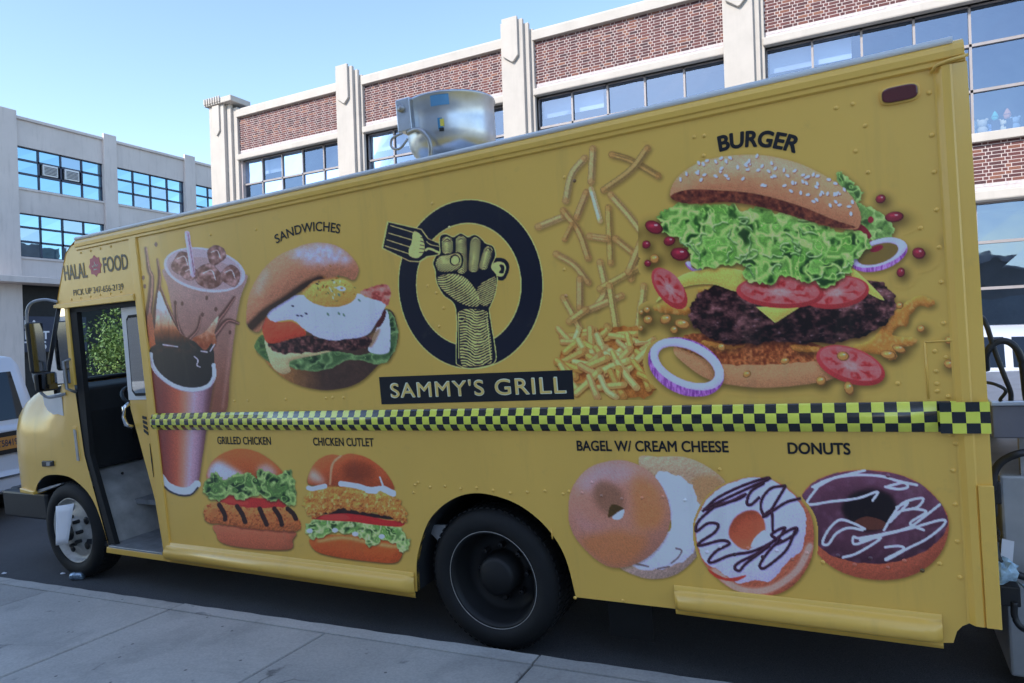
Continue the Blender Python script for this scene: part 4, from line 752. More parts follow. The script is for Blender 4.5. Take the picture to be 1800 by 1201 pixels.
# ------------------------------------------------------------------ the concrete building at the end of the side street
XL = -34.0; Lf = lambda a, d, z: (XL+d, a, z); OL = (XL-6, 24, -1)
LB = empty('concrete_building', OL); tag(LB, 'pale concrete loft building with navy framed window grids beyond the side street', 'building')
def lb(m, name, mt, bevel=0): return m.build(name, mt, LB, OL, bevel)
Y0, BAY, NB = 13.75, 4.64, 6; W0 = 12.3; YE = Y0+BAY*NB
w = MB()
for z0, z1 in ((5.3, 6.29), (8.31, 9.47), (11.39, 12.62)): w.prism([(W0, z0), (YE, z0), (YE, z1), (W0, z1)], 0, -.4, Lf)
for k in range(NB+1):
    a1 = Y0+k*BAY; a0 = W0 if k == 0 else a1-(BAY-3.97)
    for z0, z1 in ((6.29, 8.31), (9.47, 11.39)): w.prism([(a0, z0), (a1, z0), (a1, z1), (a0, z1)], 0, -.4, Lf)
lb(w, 'wall', M['stucco_grey'])
for k in range(NB+1):
    a1 = Y0+k*BAY; a0 = 12.2 if k == 0 else a1-(BAY-3.97); m = MB(); m.prism([(a0, -2), (a1, -2), (a1, 12.95), (a0, 12.95)] if k == 0 else [(a0, 5.3), (a1, 5.3), (a1, 12.95), (a0, 12.95)], .14, .001, Lf); lb(m, 'pier', M['stucco_grey'], .02)
    if k < NB: m = MB(); m.prism([(a1-.02, 12.6), (a1+3.99, 12.6), (a1+3.99, 12.74), (a1-.02, 12.74)], .10, -.5, Lf); lb(m, 'coping', M['stucco_grey'], .02)
for k in range(NB):
    a = Y0+k*BAY
    for z0, z1 in ((9.47, 11.39), (6.29, 8.31)):
        sk = ((1, 1), (2, 1)) if (k == 0 and z0 > 9) else ()
        wn = window(LB, OL, Lf, a, a+3.97, z0, z1, 4, [z0, z0+(z1-z0)*.36, z0+(z1-z0)*.69, z1], M['navyframe'], [M['blueglass']]*5+[M['bluepale']], .09, .12, -.10, sk)
        for (i, j) in sk:
            p = MB(); A0 = a+3.97/4*i+.16; zz = z0+(z1-z0)*.40; p.prism([(A0, zz), (A0+.66, zz), (A0+.66, zz+.52), (A0, zz+.52)], -.04, -.16, Lf); q = p.build('air_conditioner', M['white'], wn, OL, .01)
        m = MB(); m.prism([(a-.05, z0-.10), (a+4.02, z0-.10), (a+4.02, z0), (a-.05, z0)], .06, .001, Lf); lb(m, 'sill', M['stucco_grey'], .01)
    for (i, j) in (((1, 1), (2, 1)) if k == 0 else ()):
        for s in range(6):
            p = MB(); A0 = a+3.97/4*i+.21; zz = 9.47+1.92*.40+.07+s*.066; p.prism([(A0, zz), (A0+.56, zz), (A0+.56, zz+.03), (A0, zz+.03)], -.02, -.039, Lf); lb(p, 'louvre_slat', M['navyframe'])
r = MB(); r.box((XL-12, W0, -2.5), (XL-.6, YE, 12.5)); lb(r, 'inner_block', M['inner'])
m = MB(); m.prism([(W0-.6, 5.02), (YE, 5.02), (YE, 5.30), (W0-.6, 5.30)], .9, -.3, Lf); lb(m, 'canopy', M['stucco_grey'], .02)
for k in range(3):
    m = MB(); a = 20+k*4.6; m.prism([(a, -2), (a+.5, -2), (a+.5, 5.02), (a, 5.02)], .0, -.5, Lf); lb(m, 'dock_column', M['stucco_grey'])
m = MB(); m.prism([(13.76, -1.5), (YE, -1.5), (YE, 5.01), (13.76, 5.01)], -.41, -.55, Lf); lb(m, 'shopfront', M['dark'])
sg = MB(); sg.prism([(13.6, 1.9), (16.6, 1.9), (16.6, 3.55), (13.6, 3.55)], .06, -.02, Lf); sign = lb(sg, 'shop_sign', M['navyframe'])

# ------------------------------------------------------------------ the tall building behind the viewer that shades the near side
YS = -10.2; OS = (-10, YS-5, 0); SB = empty('street_wall_building', OS); tag(SB, 'plain pale stucco building lining the near pavement behind the viewer, shading the truck', 'building')
Sf = lambda a, d, z: (a, YS+d, z); SX0, SX1, SH = -19, 2.2, 12.8
w = MB(); w.box((SX0, YS-10, -3), (SX1, YS, SH)); w.build('wall', mat('pale_wall', (.66, .60, .53), .9, var=.15, vs=.8), SB, OS)
m = MB(); m.box((SX0-.2, YS-10, SH), (SX1+.2, YS+.2, SH+.5)); m.build('cornice', M['stucco_grey'], SB, OS)
for k in range(4):
    for j in range(3):
        x = SX0+.8+k*4.5; z = 1.0+j*4.0; p = MB(); p.prism([(x, z), (x+3.2, z), (x+3.2, z+2.6), (x, z+2.6)], .05, .001, Sf); wn = p.build('window', M['stucco'], SB, OS); g = MB(); g.prism([(x+.12, z+.12), (x+3.08, z+.12), (x+3.08, z+2.48), (x+.12, z+2.48)], .07, .051, Sf); g.build('pane', M['winglass'], wn, OS)

ON = (8, YS-3, 0); NB_ = empty('reflection_block', ON); tag(NB_, 'unseen low buff block added on the near side to darken the window reflections', 'reflection blocker')  # unseen, added so the right-hand windows opposite reflect something darker than sky
w = MB(); w.box((4.6, YS-6, -1), (11.2, YS-.3, 4.6)); w.build('wall', mat('buff_block_wall', (.40, .33, .28), .9, var=.2, vs=1.5), NB_, ON)
m = MB(); m.box((4.5, YS-6, 4.6), (11.3, YS-.1, 4.85)); m.build('cornice', M['stucco_grey'], NB_, ON)
for k in range(2):
    x = 5.2+k*3.0; p = MB(); p.prism([(x, .2), (x+2.5, .2), (x+2.5, 3.2), (x, 3.2)], -.25, -.299, Sf); p.build('roller_door', M['alu'], NB_, ON)
# ------------------------------------------------------------------ the food truck (built in its own frame)
OT = np.array([-3.0, 1.1, 0.0]); TR = empty('food_truck', tw(OT), MT)
tag(TR, 'yellow step van food truck covered with printed food pictures, parked at the kerb', 'truck')
def tp(m, name, mt='yellow', parent=None, bevel=0, seg=2, label=None):
    o = m.build(name, M[mt] if isinstance(mt, str) else mt, parent or TR, OT, bevel, seg)
    if label: o['label'] = label
    return o
WID = 2.25
ARCH = [(-2.44, .31), (-2.425, .48), (-2.385, .60), (-2.31, .74), (-2.20, .84), (-2.07, .905), (-1.94, .925), (-1.80, .905), (-1.68, .86), (-1.57, .78), (-1.49, .68), (-1.445, .57), (-1.415, .40)]
def arch_s(): return [tuple(p) for p in catmull(np.array(ARCH), 4, False)]
SIDE = [(.40, .50), (.30, .50), (.275, .485), (.255, .46), (.24, .41), (.14, .395), (-.89, .405), (-1.415, .40)]+arch_s()[::-1][1:]+[(-4.74, .28), (-4.74, 2.735), (.40, 2.735)]
m = MB(); m.prism(SIDE, 0, .03); tp(m, 'side_panel')
m = MB(); m.prism(SIDE, WID-.03, WID); tp(m, 'side_panel')
# box: floor, roof, rear, front bulkhead
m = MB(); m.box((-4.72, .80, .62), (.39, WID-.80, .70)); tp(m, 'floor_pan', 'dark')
def roofprof(y0=0): return [(-.004, 2.700), (-.012, 2.706), (-.012, 2.722), (-.020, 2.728), (-.022, 2.752), (-.016, 2.772), (0, 2.788), (.03, 2.80), (.3, 2.835), (WID/2, 2.86), (WID-.3, 2.835), (WID-.03, 2.80), (WID, 2.788), (WID+.02, 2.76), (WID+.02, 2.70), (WID-.04, 2.70), (.04, 2.70)]
m = MB(); pr = roofprof(); m.grid([[(x, y, z) for y, z in pr] for x in (-5.44, -4.2, -2, 0, .36, .395)], True, False); m.f += [tuple(range(len(pr))), tuple(range(len(m.v)-1, len(m.v)-1-len(pr), -1))]; m.sm += [False]*2; rf = tp(m, 'roof', 'yellow_paint')
m = MB(); m.tube([(-5.44, -.006, 2.793), (-2, -.006, 2.793), (.36, -.006, 2.793)], .014, 8); tp(m, 'gutter_strip', 'white', rf)
m = MB(); m.prism([(.36, .50), (.40, .50), (.40, 2.735), (.36, 2.735)], .031, WID-.031); tp(m, 'rear_wall', 'yellow_paint')
m = MB(); m.prism([(-4.75, .7), (-4.72, .7), (-4.72, 2.70), (-4.75, 2.70)], .3, WID-.031); tp(m, 'bulkhead', 'dark')
# rear corner post, pressed with a bevel
def vpost(prof, z0, z1, name, mt='yellow_paint', parent=None): m = MB(); m.grid([[(x, y, z) for x, y in prof] for z in (z0, z1)], False, False); return tp(m, name, mt, parent)
cp = vpost([(.292, -.001), (.300, -.004), (.318, -.024), (.345, -.026), (.352, -.020), (.402, -.014), (.405, .02)], .50, 2.70, 'corner_post')
m = MB(); m.tube([(.285, -.010, 2.685), (.300, -.022, 2.705), (.34, -.03, 2.712), (.405, -.018, 2.722)], .0065, 8); tp(m, 'corner_lip', 'yellow_paint', cp)
m = MB(); m.prism([(.352, .50), (.403, .50), (.403, 1.07), (.352, 1.07)], -.032, -.021); tp(m, 'corner_plate', 'yellow_paint', cp, .003)
# access flap seam (raised hem)
for a, b_ in (((.207, 1.64), (.40, 1.64)), ((.209, 1.41), (.207, 1.64)), ((-1.52, .70), (-1.52, .755))):
    hem = MB(); hem.tube([(a[0], -.001, a[1]), (b_[0], -.001, b_[1])], .0042, 6); tp(hem, 'patch_hem', 'yellow_paint')
# belt rail with checker tape, rub rails
bp = [(-.001, 1.276), (-.022, 1.300), (-.028, 1.318), (-.030, 1.340), (-.026, 1.362), (-.014, 1.376), (-.012, 1.388), (-.001, 1.400)]
m = MB(); m.grid([[(x, y*k-.004, z) for y, z in bp] for x, k in ((-4.735, .1), (-4.725, 1), (-2, 1), (.15, 1), (.24, .15), (.405, .15))], False, True); me_ = tp(m, 'checker_rail', 'checker', None); me_.location = OT*0
m = MB(); m.prism([(.240, 1.276), (.405, 1.276), (.405, 1.400), (.240, 1.400)], -.036, -.033); tp(m, 'checker_tape', 'checker')
def rub(x0, x1, z0, z1, name):
    h = z1-z0; pf = [(-.001, z1), (-.008, z1-.002), (-.008, z1-.018), (-.012, z1-.022)]+[(-.012-.048*math.sin(t), z1-.026-(h-.05)*(1-math.cos(t))/2) for t in np.linspace(.15, math.pi-.15, 9)]+[(-.010, z0+.018), (-.010, z0), (-.001, z0)]
    m = MB(); m.grid([[(x, y*(k if y < -.013 else 1), z) for y, z in pf] for x, k in ((x0, .25), (x0+.03, 1), ((x0+x1)/2, 1), (x1-.07, 1), (x1-.03, .8), (x1, .25))], False, True); return tp(m, name, 'yellow_paint')
rub(-4.74, -2.447, .275, .425, 'rub_rail'); rub(-.89, .205, .385, .525, 'rub_rail')
# seam post between cab and box
m = MB(); m.prism([(-4.775, .275), (-4.69, .275), (-4.69, 2.71), (-4.775, 2.71)], -.012, .03); tp(m, 'cab_post', 'yellow_paint', None, .006)
# wheel well liner
m = MB(); a = arch_s(); m.grid([[(x, y, z) for x, z in a] for y in (.005, .75)], False, True); m.grid([[(x, .75, z) for x, z in a], [(x, .75, .25) for x, z in a]], False, False); tp(m, 'wheel_well', 'dark')
m = MB(); m.prism([(-4.7, .45), (.2, .45), (.2, .62), (-4.7, .62)], .75, 1.5); m.box((-1.2, .5, .30), (-.2, 1.7, .6)); m.box((-4.2, .35, .33), (-3.0, 1.2, .6)); tp(m, 'chassis', 'dark')
m = MB(); m.box((-4.45, .62, .20), (-2.62, 1.95, .61)); tp(m, 'underbody_light_block', 'black', None, .04)  # invented box, added to stop light coming under the truck from the far side
m = MB(); m.box((-1.25, .75, .22), (.1, 1.95, .61)); tp(m, 'tail_light_block', 'black', None, .03)  # second added box, blocks light under the tail
m = MB(); m.box((-2.62, 1.2, .3), (-1.25, 1.6, .6)); tp(m, 'differential', 'black', None, .08)
m = MB(); m.prism([(-1.30, .14), (-1.06, .14), (-1.06, .62), (-1.30, .62)], .15, .16); tp(m, 'mud_flap', 'rubber')
m = MB(); m.prism([(-2.43, .68), (-2.26, .69), (-2.30, .57)], .10, .12); tp(m, 'bracket_plate', 'alu')

# ---- cab
HDR = [(-4.776, 2.30), (-5.82, 2.30), (-5.79, 2.345), (-5.66, 2.60), (-5.60, 2.70), (-5.52, 2.745), (-5.44, 2.76), (-4.776, 2.735)]
m = MB(); m.prism(HDR, 0, .03); tp(m, 'cab_header_panel'); m = MB(); m.prism(HDR, WID-.03, WID); tp(m, 'cab_header_panel')
fr = [(-5.82, 2.30), (-5.79, 2.345), (-5.66, 2.60), (-5.60, 2.70), (-5.52, 2.752), (-5.44, 2.79)]
m = MB(); m.grid([[(x, y, z+.02*math.sin(math.pi*y/WID)) for x, z in fr] for y in (-.004, .02, .4, 1.1, 1.85, WID-.02, WID+.004)], False, True); tp(m, 'cab_brow', 'yellow_paint')
m = MB(); m.prism([(-4.776, 2.248), (-5.70, 2.265), (-5.83, 2.28), (-5.82, 2.305), (-4.776, 2.298)], -.022, .04); tp(m, 'drip_rail', 'yellow_paint', None, .005)
# nose: plan path round the front corner, hood rolled in at the top
FA = [(-5.47, .29), (-5.53, .50), (-5.60, .66), (-5.68, .755), (-5.78, .82), (-5.88, .865), (-5.98, .885), (-6.12, .89), (-6.26, .878), (-6.36, .84), (-6.43, .785), (-6.48, .715), (-6.56, .715)]
fa = catmull(np.array(FA), 4, False)
def zb(x): return float(np.interp(-x, -fa[:, 0], fa[:, 1])) if x > -6.56 else .715
def ztop(x): return 1.07-(x+5.67)/.2*.78 if x > -5.67 else (1.655 if x < -5.69 else 1.655)
def inset(z): return float(np.interp(z, [.7, 1.05, 1.25, 1.40, 1.52, 1.60, 1.655], [.0, .0, .012, .05, .13, .25, .42]))
st_ = []
for x in np.linspace(-5.475, -6.56, 40): st_.append((x, 0., 0., -1., x))
RC_ = .52
for t in np.linspace(0, math.pi/2, 10)[1:]: st_.append((-6.56-RC_*math.sin(t)*1.05, RC_*(1-math.cos(t)), -math.sin(t), -math.cos(t), -6.7))
for y in (.8, WID/2): st_.append((-7.106-.03*(y > 1), y, -1, 0, -6.7))
full = st_+[(x, WID-y, nx, -ny, xs) for x, y, nx, ny, xs in st_[::-1][1:]]
rows = []
for x, y, nx, ny, xs in full:
    z0 = zb(x) if y in (0., WID) else .715; z1 = max(ztop(x), z0+.004) if xs > -6.6 else 1.655
    kf = min(1., max(0., (-5.85-x)/.5)); kf = kf*kf*(3-2*kf)
    rows.append([(x-nx*inset(z)*kf, y-ny*inset(z)*kf, z) for z in z0+(z1-z0)*np.linspace(0, 1, 16)**.85])
m = MB(); m.grid(rows, False, True); nose = tp(m, 'nose', 'yellow_paint')
m = MB(); m.grid([[(x, .62, z) for x, z in fa], [(x, .012, z+.004) for x, z in fa]], False, True); m.grid([[(x, .62, z) for x, z in fa], [(x, .62, .3) for x, z in fa]], False, False); tp(m, 'wheel_well', 'dark')
m = MB(); m.prism([(-5.505, .275), (-4.752, .275), (-4.752, .325), (-5.49, .325)], -.012, .05); tp(m, 'door_sill', 'yellow_paint', None, .006)
m = MB(); m.box((-5.45, -.018, .326), (-4.78, .30, .342)); tp(m, 'step_tread', 'alu', None, .003)
# cowl + hood top
m = MB(); m.grid([[(-6.66, y, 1.652) for y in (.42, 1.1, WID-.42)], [(-6.36, y, 1.668) for y in (.30, 1.1, WID-.30)], [(-6.12, y, 1.665) for y in (.06, 1.1, WID-.06)]], False, True); tp(m, 'cowl', 'yellow_paint')
# windscreen and quarter window
def pillar(p, q, r, name, mt, parent=None): m = MB(); m.tube([p, q], r, 8); return tp(m, name, mt, parent)
m = MB(); m.add([(-5.80, .05, 2.29), (-5.80, WID-.05, 2.29), (-6.12, WID-.05, 1.66), (-6.12, .05, 1.66)], [(0, 1, 2, 3)]); ws = tp(m, 'windscreen', 'cabglass')
for y in (.02, WID/2, WID-.02): pillar((-5.80, y, 2.30), (-6.13, y, 1.65), .024 if y != WID/2 else .014, 'windscreen_pillar', 'black', ws)
pillar((-6.12, .02, 1.66), (-6.12, WID-.02, 1.66), .02, 'windscreen_seal', 'black', ws)
m = MB(); m.add([(-5.80, .012, 2.27), (-5.70, .012, 2.27), (-5.70, .012, 1.66), (-6.10, .012, 1.66)], [(0, 1, 2, 3)]); tp(m, 'quarter_window', 'cabglass')
for y in (0, WID-.03):
    m = MB(); m.prism([(-5.735, 1.64), (-5.685, 1.64), (-5.655, 2.27), (-5.705, 2.27)], y-.006, y+.03); tp(m, 'door_post', 'yellow_paint', None, .004)
m = MB(); m.prism([(-5.684, 1.07), (-5.60, 1.07), (-5.56, 2.262), (-5.654, 2.262)], .006, .045); m.prism([(-5.672, 1.07), (-5.60, 1.07), (-5.395, .33), (-5.470, .33)], .006, .045); m.prism([(-5.654, 2.225), (-4.776, 2.210), (-4.776, 2.250), (-5.654, 2.262)], .006, .045); tp(m, 'door_seal', 'rubber')
# opened sliding door tucked behind the post
DO = [(-5.04, 2.215), (-5.075, 1.43), (-4.90, .73), (-4.865, .345), (-4.72, .345), (-4.72, 2.215)]
m = MB(); m.prism(DO, .05, .085); door = tp(m, 'sliding_door', 'yellow_paint', None, .004)
m = MB(); m.prism([(-5.043, 2.213), (-5.073, 1.50), (-4.74, 1.50), (-4.74, 2.213)], .044, .0495); tp(m, 'window_surround', 'white', door)
wo = [(-4.985, 2.12), (-4.955, 2.15), (-4.745, 2.15), (-4.745, 1.53), (-4.975, 1.53), (-5.012, 1.57)]
m = MB(); m.prism(wo, .038, .0435); tp(m, 'window_rubber', 'rubber', door)
m = MB(); m.prism([(-4.968, 2.10), (-4.945, 2.128), (-4.745, 2.128), (-4.745, 1.552), (-4.965, 1.552), (-4.992, 1.585)], .032, .0375); tp(m, 'window_glass', glass('door_glass', (.22, .26, .28), .35), door)
m = MB(); m.tube([(-5.052, .03, 1.475), (-5.056, -.012, 1.45), (-5.056, -.018, 1.38), (-5.05, -.012, 1.315), (-5.046, .03, 1.295)], .016, 8); tp(m, 'door_handle', 'chrome', door)
# printed marks on the door
for k in range(4):
    m = MB(); z = 1.375-k*.034; m.prism([(-4.932, z), (-4.885, z-.008-.006*k), (-4.885, z-.030-.006*k), (-4.932, z-.022)], .0455, .0495); tp(m, 'printed_stripe', 'ink', door)
m = MB(); m.prism([(-4.880, 1.16), (-4.873, 1.02), (-4.878, .90), (-4.884, 1.02)], .0455, .0495); tp(m, 'printed_stripe', 'ink', door)
# cab interior
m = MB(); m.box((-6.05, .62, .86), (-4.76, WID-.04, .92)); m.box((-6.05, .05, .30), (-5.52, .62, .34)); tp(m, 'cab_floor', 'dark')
m = MB(); m.box((-5.46, .035, .30), (-4.77, .60, .336)); m.box((-5.62, .30, .585), (-4.77, .62, .625)); m.box((-5.45, .585, .336), (-4.77, .62, .9)); tp(m, 'step_well', 'alu')
wbx = [(x+.02*(1 if x > -6 else 0), z+.02) for x, z in fa if x > -6.4]
m = MB(); m.grid([[(x, y, z) for x, z in wbx] for y in (.05, .3, .64)], False, True); tp(m, 'wheel_box', mat('scuffed_white_metal', (.50, .48, .46), .5, .1, var=.3, vs=9, dirt=.6))
for u_, v_ in ((176, 832), (191, 834), (215, 832)):
    q = at(u_, v_, .30); m = MB(); m.ball((q[0], q[1], q[2]), .012, 8); tp(m, 'bolt_head', 'black')
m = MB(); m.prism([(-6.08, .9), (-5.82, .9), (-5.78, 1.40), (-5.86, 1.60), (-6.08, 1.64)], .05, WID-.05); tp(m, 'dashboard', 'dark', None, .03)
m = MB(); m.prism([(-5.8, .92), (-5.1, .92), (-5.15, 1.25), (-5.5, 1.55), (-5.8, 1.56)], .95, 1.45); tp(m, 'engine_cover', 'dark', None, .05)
m = MB(); m.lathe([(.19+.016*math.cos(t), .016*math.sin(t)) for t in np.linspace(0, 2*math.pi, 9)], (0, 0, 0), 'z', 28); m.tube([(-.19, 0, 0), (.19, 0, 0)], .014, 6); m.tube([(0, 0, 0), (0, 0, -.5)], .025, 6)
A_ = np.array([[math.cos(.6), 0, math.sin(.6)], [0, 1, 0], [-math.sin(.6), 0, math.cos(.6)]]); m.v = [tuple(A_@np.array(p)+np.array([-5.58, .52, 1.46])) for p in m.v]; tp(m, 'steering_wheel', 'black')
m = MB(); m.box((-5.25, .36, 1.05), (-4.85, .82, 1.20)); m.prism([(-4.98, 1.19), (-4.84, 1.17), (-4.79, 1.85), (-4.88, 1.87)], .36, .82); m.box((-5.1, .5, .92), (-4.95, .7, 1.06)); tp(m, 'driver_seat', 'black', None, .04)
q = at(190, 794, .42); m = MB(); m.box((q[0]-.16, .40, .925), (q[0]+.18, .60, .985)); m.v = [(x, y, z+(x-q[0])*.10) for x, y, z in m.v]; tp(m, 'parcel', 'paper', None, .008)
m = MB(); m.box((-6.08, WID-.06, .30), (-4.76, WID-.04, 1.66)); tp(m, 'cab_liner', 'dark')
m = MB(); m.add([(-6.06, .03, .9), (-6.06, WID-.05, .9), (-6.06, WID-.05, 1.63), (-6.06, .03, 1.63)], [(0, 1, 2, 3)]); tp(m, 'firewall', 'dark')
m = MB(); m.add([(-5.70, WID-.02, 1.66), (-4.78, WID-.02, 1.66), (-4.78, WID-.02, 2.24), (-5.70, WID-.02, 2.24)], [(0, 1, 2, 3)]); tp(m, 'passenger_window', 'cabglass')
# nose details
def disc(x, z, r, name, mt, y=-.006, sx=1, th=.02, parent=None): m = MB(); m.ball((x, y, z), r, 14, (sx, th/r, 1)); return tp(m, name, mt, parent)
m = MB(); q = at(42, 827, .10); m.ball((q[0]+.01, .08, q[2]), .038, 12, (.6, .5, 1)); tp(m, 'marker_lamp', 'amber')
m = MB(); m.prism([(-6.29, .955), (-6.12, .965), (-6.12, 1.01), (-6.29, 1.005)], -.015, .01); lt = tp(m, 'hood_latch', 'black', None, .008); m = MB(); m.prism([(-6.20, .968), (-6.15, .972), (-6.15, 1.0), (-6.20, .998)], -.022, -.015); tp(m, 'latch_plate', 'alu', lt)
m = MB(); m.prism([(-5.765, 1.02), (-5.735, 1.02), (-5.735, 1.27), (-5.765, 1.28)], -.012, .006); tp(m, 'door_track_guide', 'alu')
m = MB(); m.prism([(-5.735, 1.02), (-5.73, 1.30), (-5.80, 1.31), (-5.84, 1.22), (-5.82, 1.10)], -.004, .004); tp(m, 'patch_plate', 'yellow_paint', None, .002)
m = MB(); m.tube([(-5.70, .01, 1.86), (-5.715, -.05, 1.84), (-5.715, -.05, 1.62), (-5.70, .01, 1.58)], .013, 8); tp(m, 'grab_handle', 'alu')
m = MB(); m.prism([panel(*q) for q in ((76, 697), (92, 694), (108, 690), (110, 712), (112, 731), (102, 728), (95, 729), (84, 721), (79, 712))], -.004, .002); tp(m, 'worn_patch', 'white', None, .002)
m = MB(); m.box((-7.12, .04, .46), (-6.40, .14, .70)); m.box((-7.20, .141, .44), (-7.06, WID-.14, .70)); tp(m, 'front_bumper', 'black', None, .02)
m = MB(); m.prism([(-6.49, .705), (-6.10, .80), (-6.10, .812), (-6.49, .735)], .02, .10); tp(m, 'fender_flap', 'alu')
m = MB(); m.prism([(-6.70, .71), (-6.48, .70), (-6.47, .735), (-6.70, .755)], -.012, .10); tp(m, 'fender_lip', 'yellow_paint', None, .01)
# mirrors on a tube bracket
ma = [at(102, 531, .0), at(78, 527, -.05), at(55, 533, -.10), at(47, 552, -.11), at(50, 590, -.11), at(56, 640, -.11), at(64, 676, -.11), at(80, 697, -.08), at(100, 697, -.04), at(116, 692, 0)]
m = MB(); m.tube(catmull(np.array(ma), 6, False), .012, 8); mr = tp(m, 'mirror_bracket', 'alu')
def mirror(c, wd, hh, name, gname):
    x, y, z = c; m = MB(); m.box((x-.055, y-wd/2, z-hh/2), (x, y+wd/2, z+hh/2)); tp(m, name, 'black', mr, .024, 3)
    m = MB(); g = .013; m.add([(x+.002, y-wd/2+g, z-hh/2+g), (x+.002, y+wd/2-g, z-hh/2+g), (x+.008, y+wd/2-g, z+hh/2-g), (x+.008, y-wd/2+g, z+hh/2-g)], [(0, 1, 2, 3)]); tp(m, gname, mat('mirror_silver', (.20, .21, .23), .08, 1, var=.1), mr)
mirror(at(67, 611, -.09), .125, .42, 'mirror_head', 'mirror_glass'); mirror(at(84, 671, -.10), .165, .155, 'convex_mirror', 'convex_glass')
# wheels
def tyre(c, name, dual=False):
    m = MB(); pf = [(.272, .03), (.285, .0), (.33, -.012), (.375, -.004), (.398, .02), (.405, .045), (.405, .185), (.398, .21), (.375, .232), (.285, .23), (.272, .2)]
    m.lathe(pf, c, 'y', 56); w_ = tp(m, name, 'rubber')
    t = MB()
    for k in range(64):
        a = 2*math.pi*k/64
        for yy, da in ((.055, 0), (.155, .05)):
            p = [(.403, yy-.03, a+da-.03), (.403, yy+.03, a+da-.03), (.403, yy+.03, a+da+.03), (.403, yy-.03, a+da+.03), (.411, yy-.03, a+da-.025), (.411, yy+.03, a+da-.025), (.411, yy+.03, a+da+.025), (.411, yy-.03, a+da+.025)]
            t.add([(c[0]+r*math.cos(q), c[1]+y, c[2]+r*math.sin(q)) for r, y, q in p], [(4, 5, 6, 7), (0, 1, 5, 4), (1, 2, 6, 5), (2, 3, 7, 6), (3, 0, 4, 7)])
    tag(tp(t, 'tread', 'rubber', w_), kind='stuff'); return w_
fc = (-6.01, .02, .408); fw_ = tyre(fc, 'front_wheel')
m = MB(); m.lathe([(.284, .022), (.276, .004), (.268, .008), (.262, .035), (.240, .060), (.225, .055), (.14, .020), (.11, .018), (.105, .0), (.07, -.028), (.0, -.032)], fc, 'y', 40); rm = tp(m, 'rim', 'rim', fw_)
for k in range(5):
    a = k*2*math.pi/5+.5; m = MB(); m.ball((fc[0]+.185*math.cos(a), fc[1]+.032, fc[2]+.185*math.sin(a)), .034, 10, (1, .35, 1)); tp(m, 'hand_hole', 'black', fw_)
for k in range(8):
    a = k*2*math.pi/8; m = MB(); m.lathe([(.016, .02), (.016, -.03), (.004, -.034)], (fc[0]+.118*math.cos(a), fc[1], fc[2]+.118*math.sin(a)), 'y', 6, False); tp(m, 'lug_nut', 'black', fw_)
m = MB(); m.lathe([(.075, -.01), (.07, -.055), (.055, -.075), (.0, -.078)], fc, 'y', 20); tp(m, 'hub', 'black', fw_)
rc_ = (-1.945, .045, .412); rw_ = tyre(rc_, 'rear_wheel')
m = MB(); m.lathe([(.284, .020), (.276, .004), (.266, .010), (.255, .05), (.235, .13), (.215, .165), (.13, .175), (.12, .16), (.115, .06), (.09, .04), (0, .038)], rc_, 'y', 40); tp(m, 'rim', mat('black_rim', (.010, .010, .011), .55, .1), rw_)
m = MB(); m.lathe([(.279+.002*math.cos(t), .004+.002*math.sin(t)) for t in np.linspace(0, 6.283, 7)], rc_, 'y', 64); tp(m, 'rim_edge', 'rim', rw_)
for k in range(8):
    a = k*2*math.pi/8; m = MB(); m.lathe([(.017, .175), (.017, .13), (.004, .126)], (rc_[0]+.155*math.cos(a), rc_[1], rc_[2]+.155*math.sin(a)), 'y', 6, False); tp(m, 'lug_nut', 'black', rw_)
for c, nm in (((fc[0], WID-.26, fc[2]), 'front_wheel'), ((rc_[0], WID-.28, rc_[2]), 'rear_wheel'), ((rc_[0], .32, rc_[2]), 'rear_wheel')):
    w_ = tyre(c, nm); m = MB(); m.lathe([(.28, .02), (.2, .08), (0, .09)], c, 'y', 24); tp(m, 'rim', 'dark', w_)
m = MB(); m.tube([(rc_[0], .5, .412), (rc_[0], WID-.3, .412)], .07, 10); m.tube([(fc[0], .2, .42), (fc[0], WID-.2, .42)], .045, 10); tp(m, 'axle', 'dark')
# red clearance lamp, rivets
q = panel(1581, 166); m = MB(); rr = [(q[0]+.062*math.copysign(abs(math.cos(t))**.5, math.cos(t)), q[1]+.030*math.copysign(abs(math.sin(t))**.6, math.sin(t))) for t in np.linspace(0, 6.283, 28, endpoint=False)]
m.prism([(q[0]+(x-q[0])*1.12, q[1]+(z-q[1])*1.22) for x, z in rr], -.010, .001); lamp = tp(m, 'clearance_lamp', 'yellow_paint', None, .003); m = MB(); m.prism(rr, -.020, -.0101); tp(m, 'lamp_lens', 'redlens', lamp, .006)
rv = MB(); rv.grid([[(.0095*k*math.cos(t), -.0065*math.sqrt(max(0, 1-k*k)), .0095*k*math.sin(t)) for t in np.linspace(0, 6.283, 11)] for k in (.02, .5, .85, 1)], False, True); rme = rv.mesh('rivet'); rme.materials.append(M['yellow_paint'])
RV = [(x+RNG.uniform(-.012, .012), 2.718) for x in np.arange(-4.66, .18, .128)]+[(.276, z+RNG.uniform(-.01, .01)) for z in np.arange(.68, 2.66, .148)]
RV += [(-5.60+k*.13, 2.33+.0*k) for k in range(6)]+[(-5.40+k*.13, 2.68) for k in range(4)]+[(x, .955-.01*k % .02) for k, x in enumerate(np.arange(-2.38, -.72, .105))]
RV += [(x, .70+(.035 if k % 2 else 0)) for k, x in enumerate(np.arange(-.72, .22, .062))]+[(.365, z) for z in (.99, .90, .81, .72)]+[(.24, z) for z in (1.60, 1.52, 1.47, 1.44)]+[(.33, 1.44)]+[(x, .513) for x in np.arange(-.85, .18, .095)]
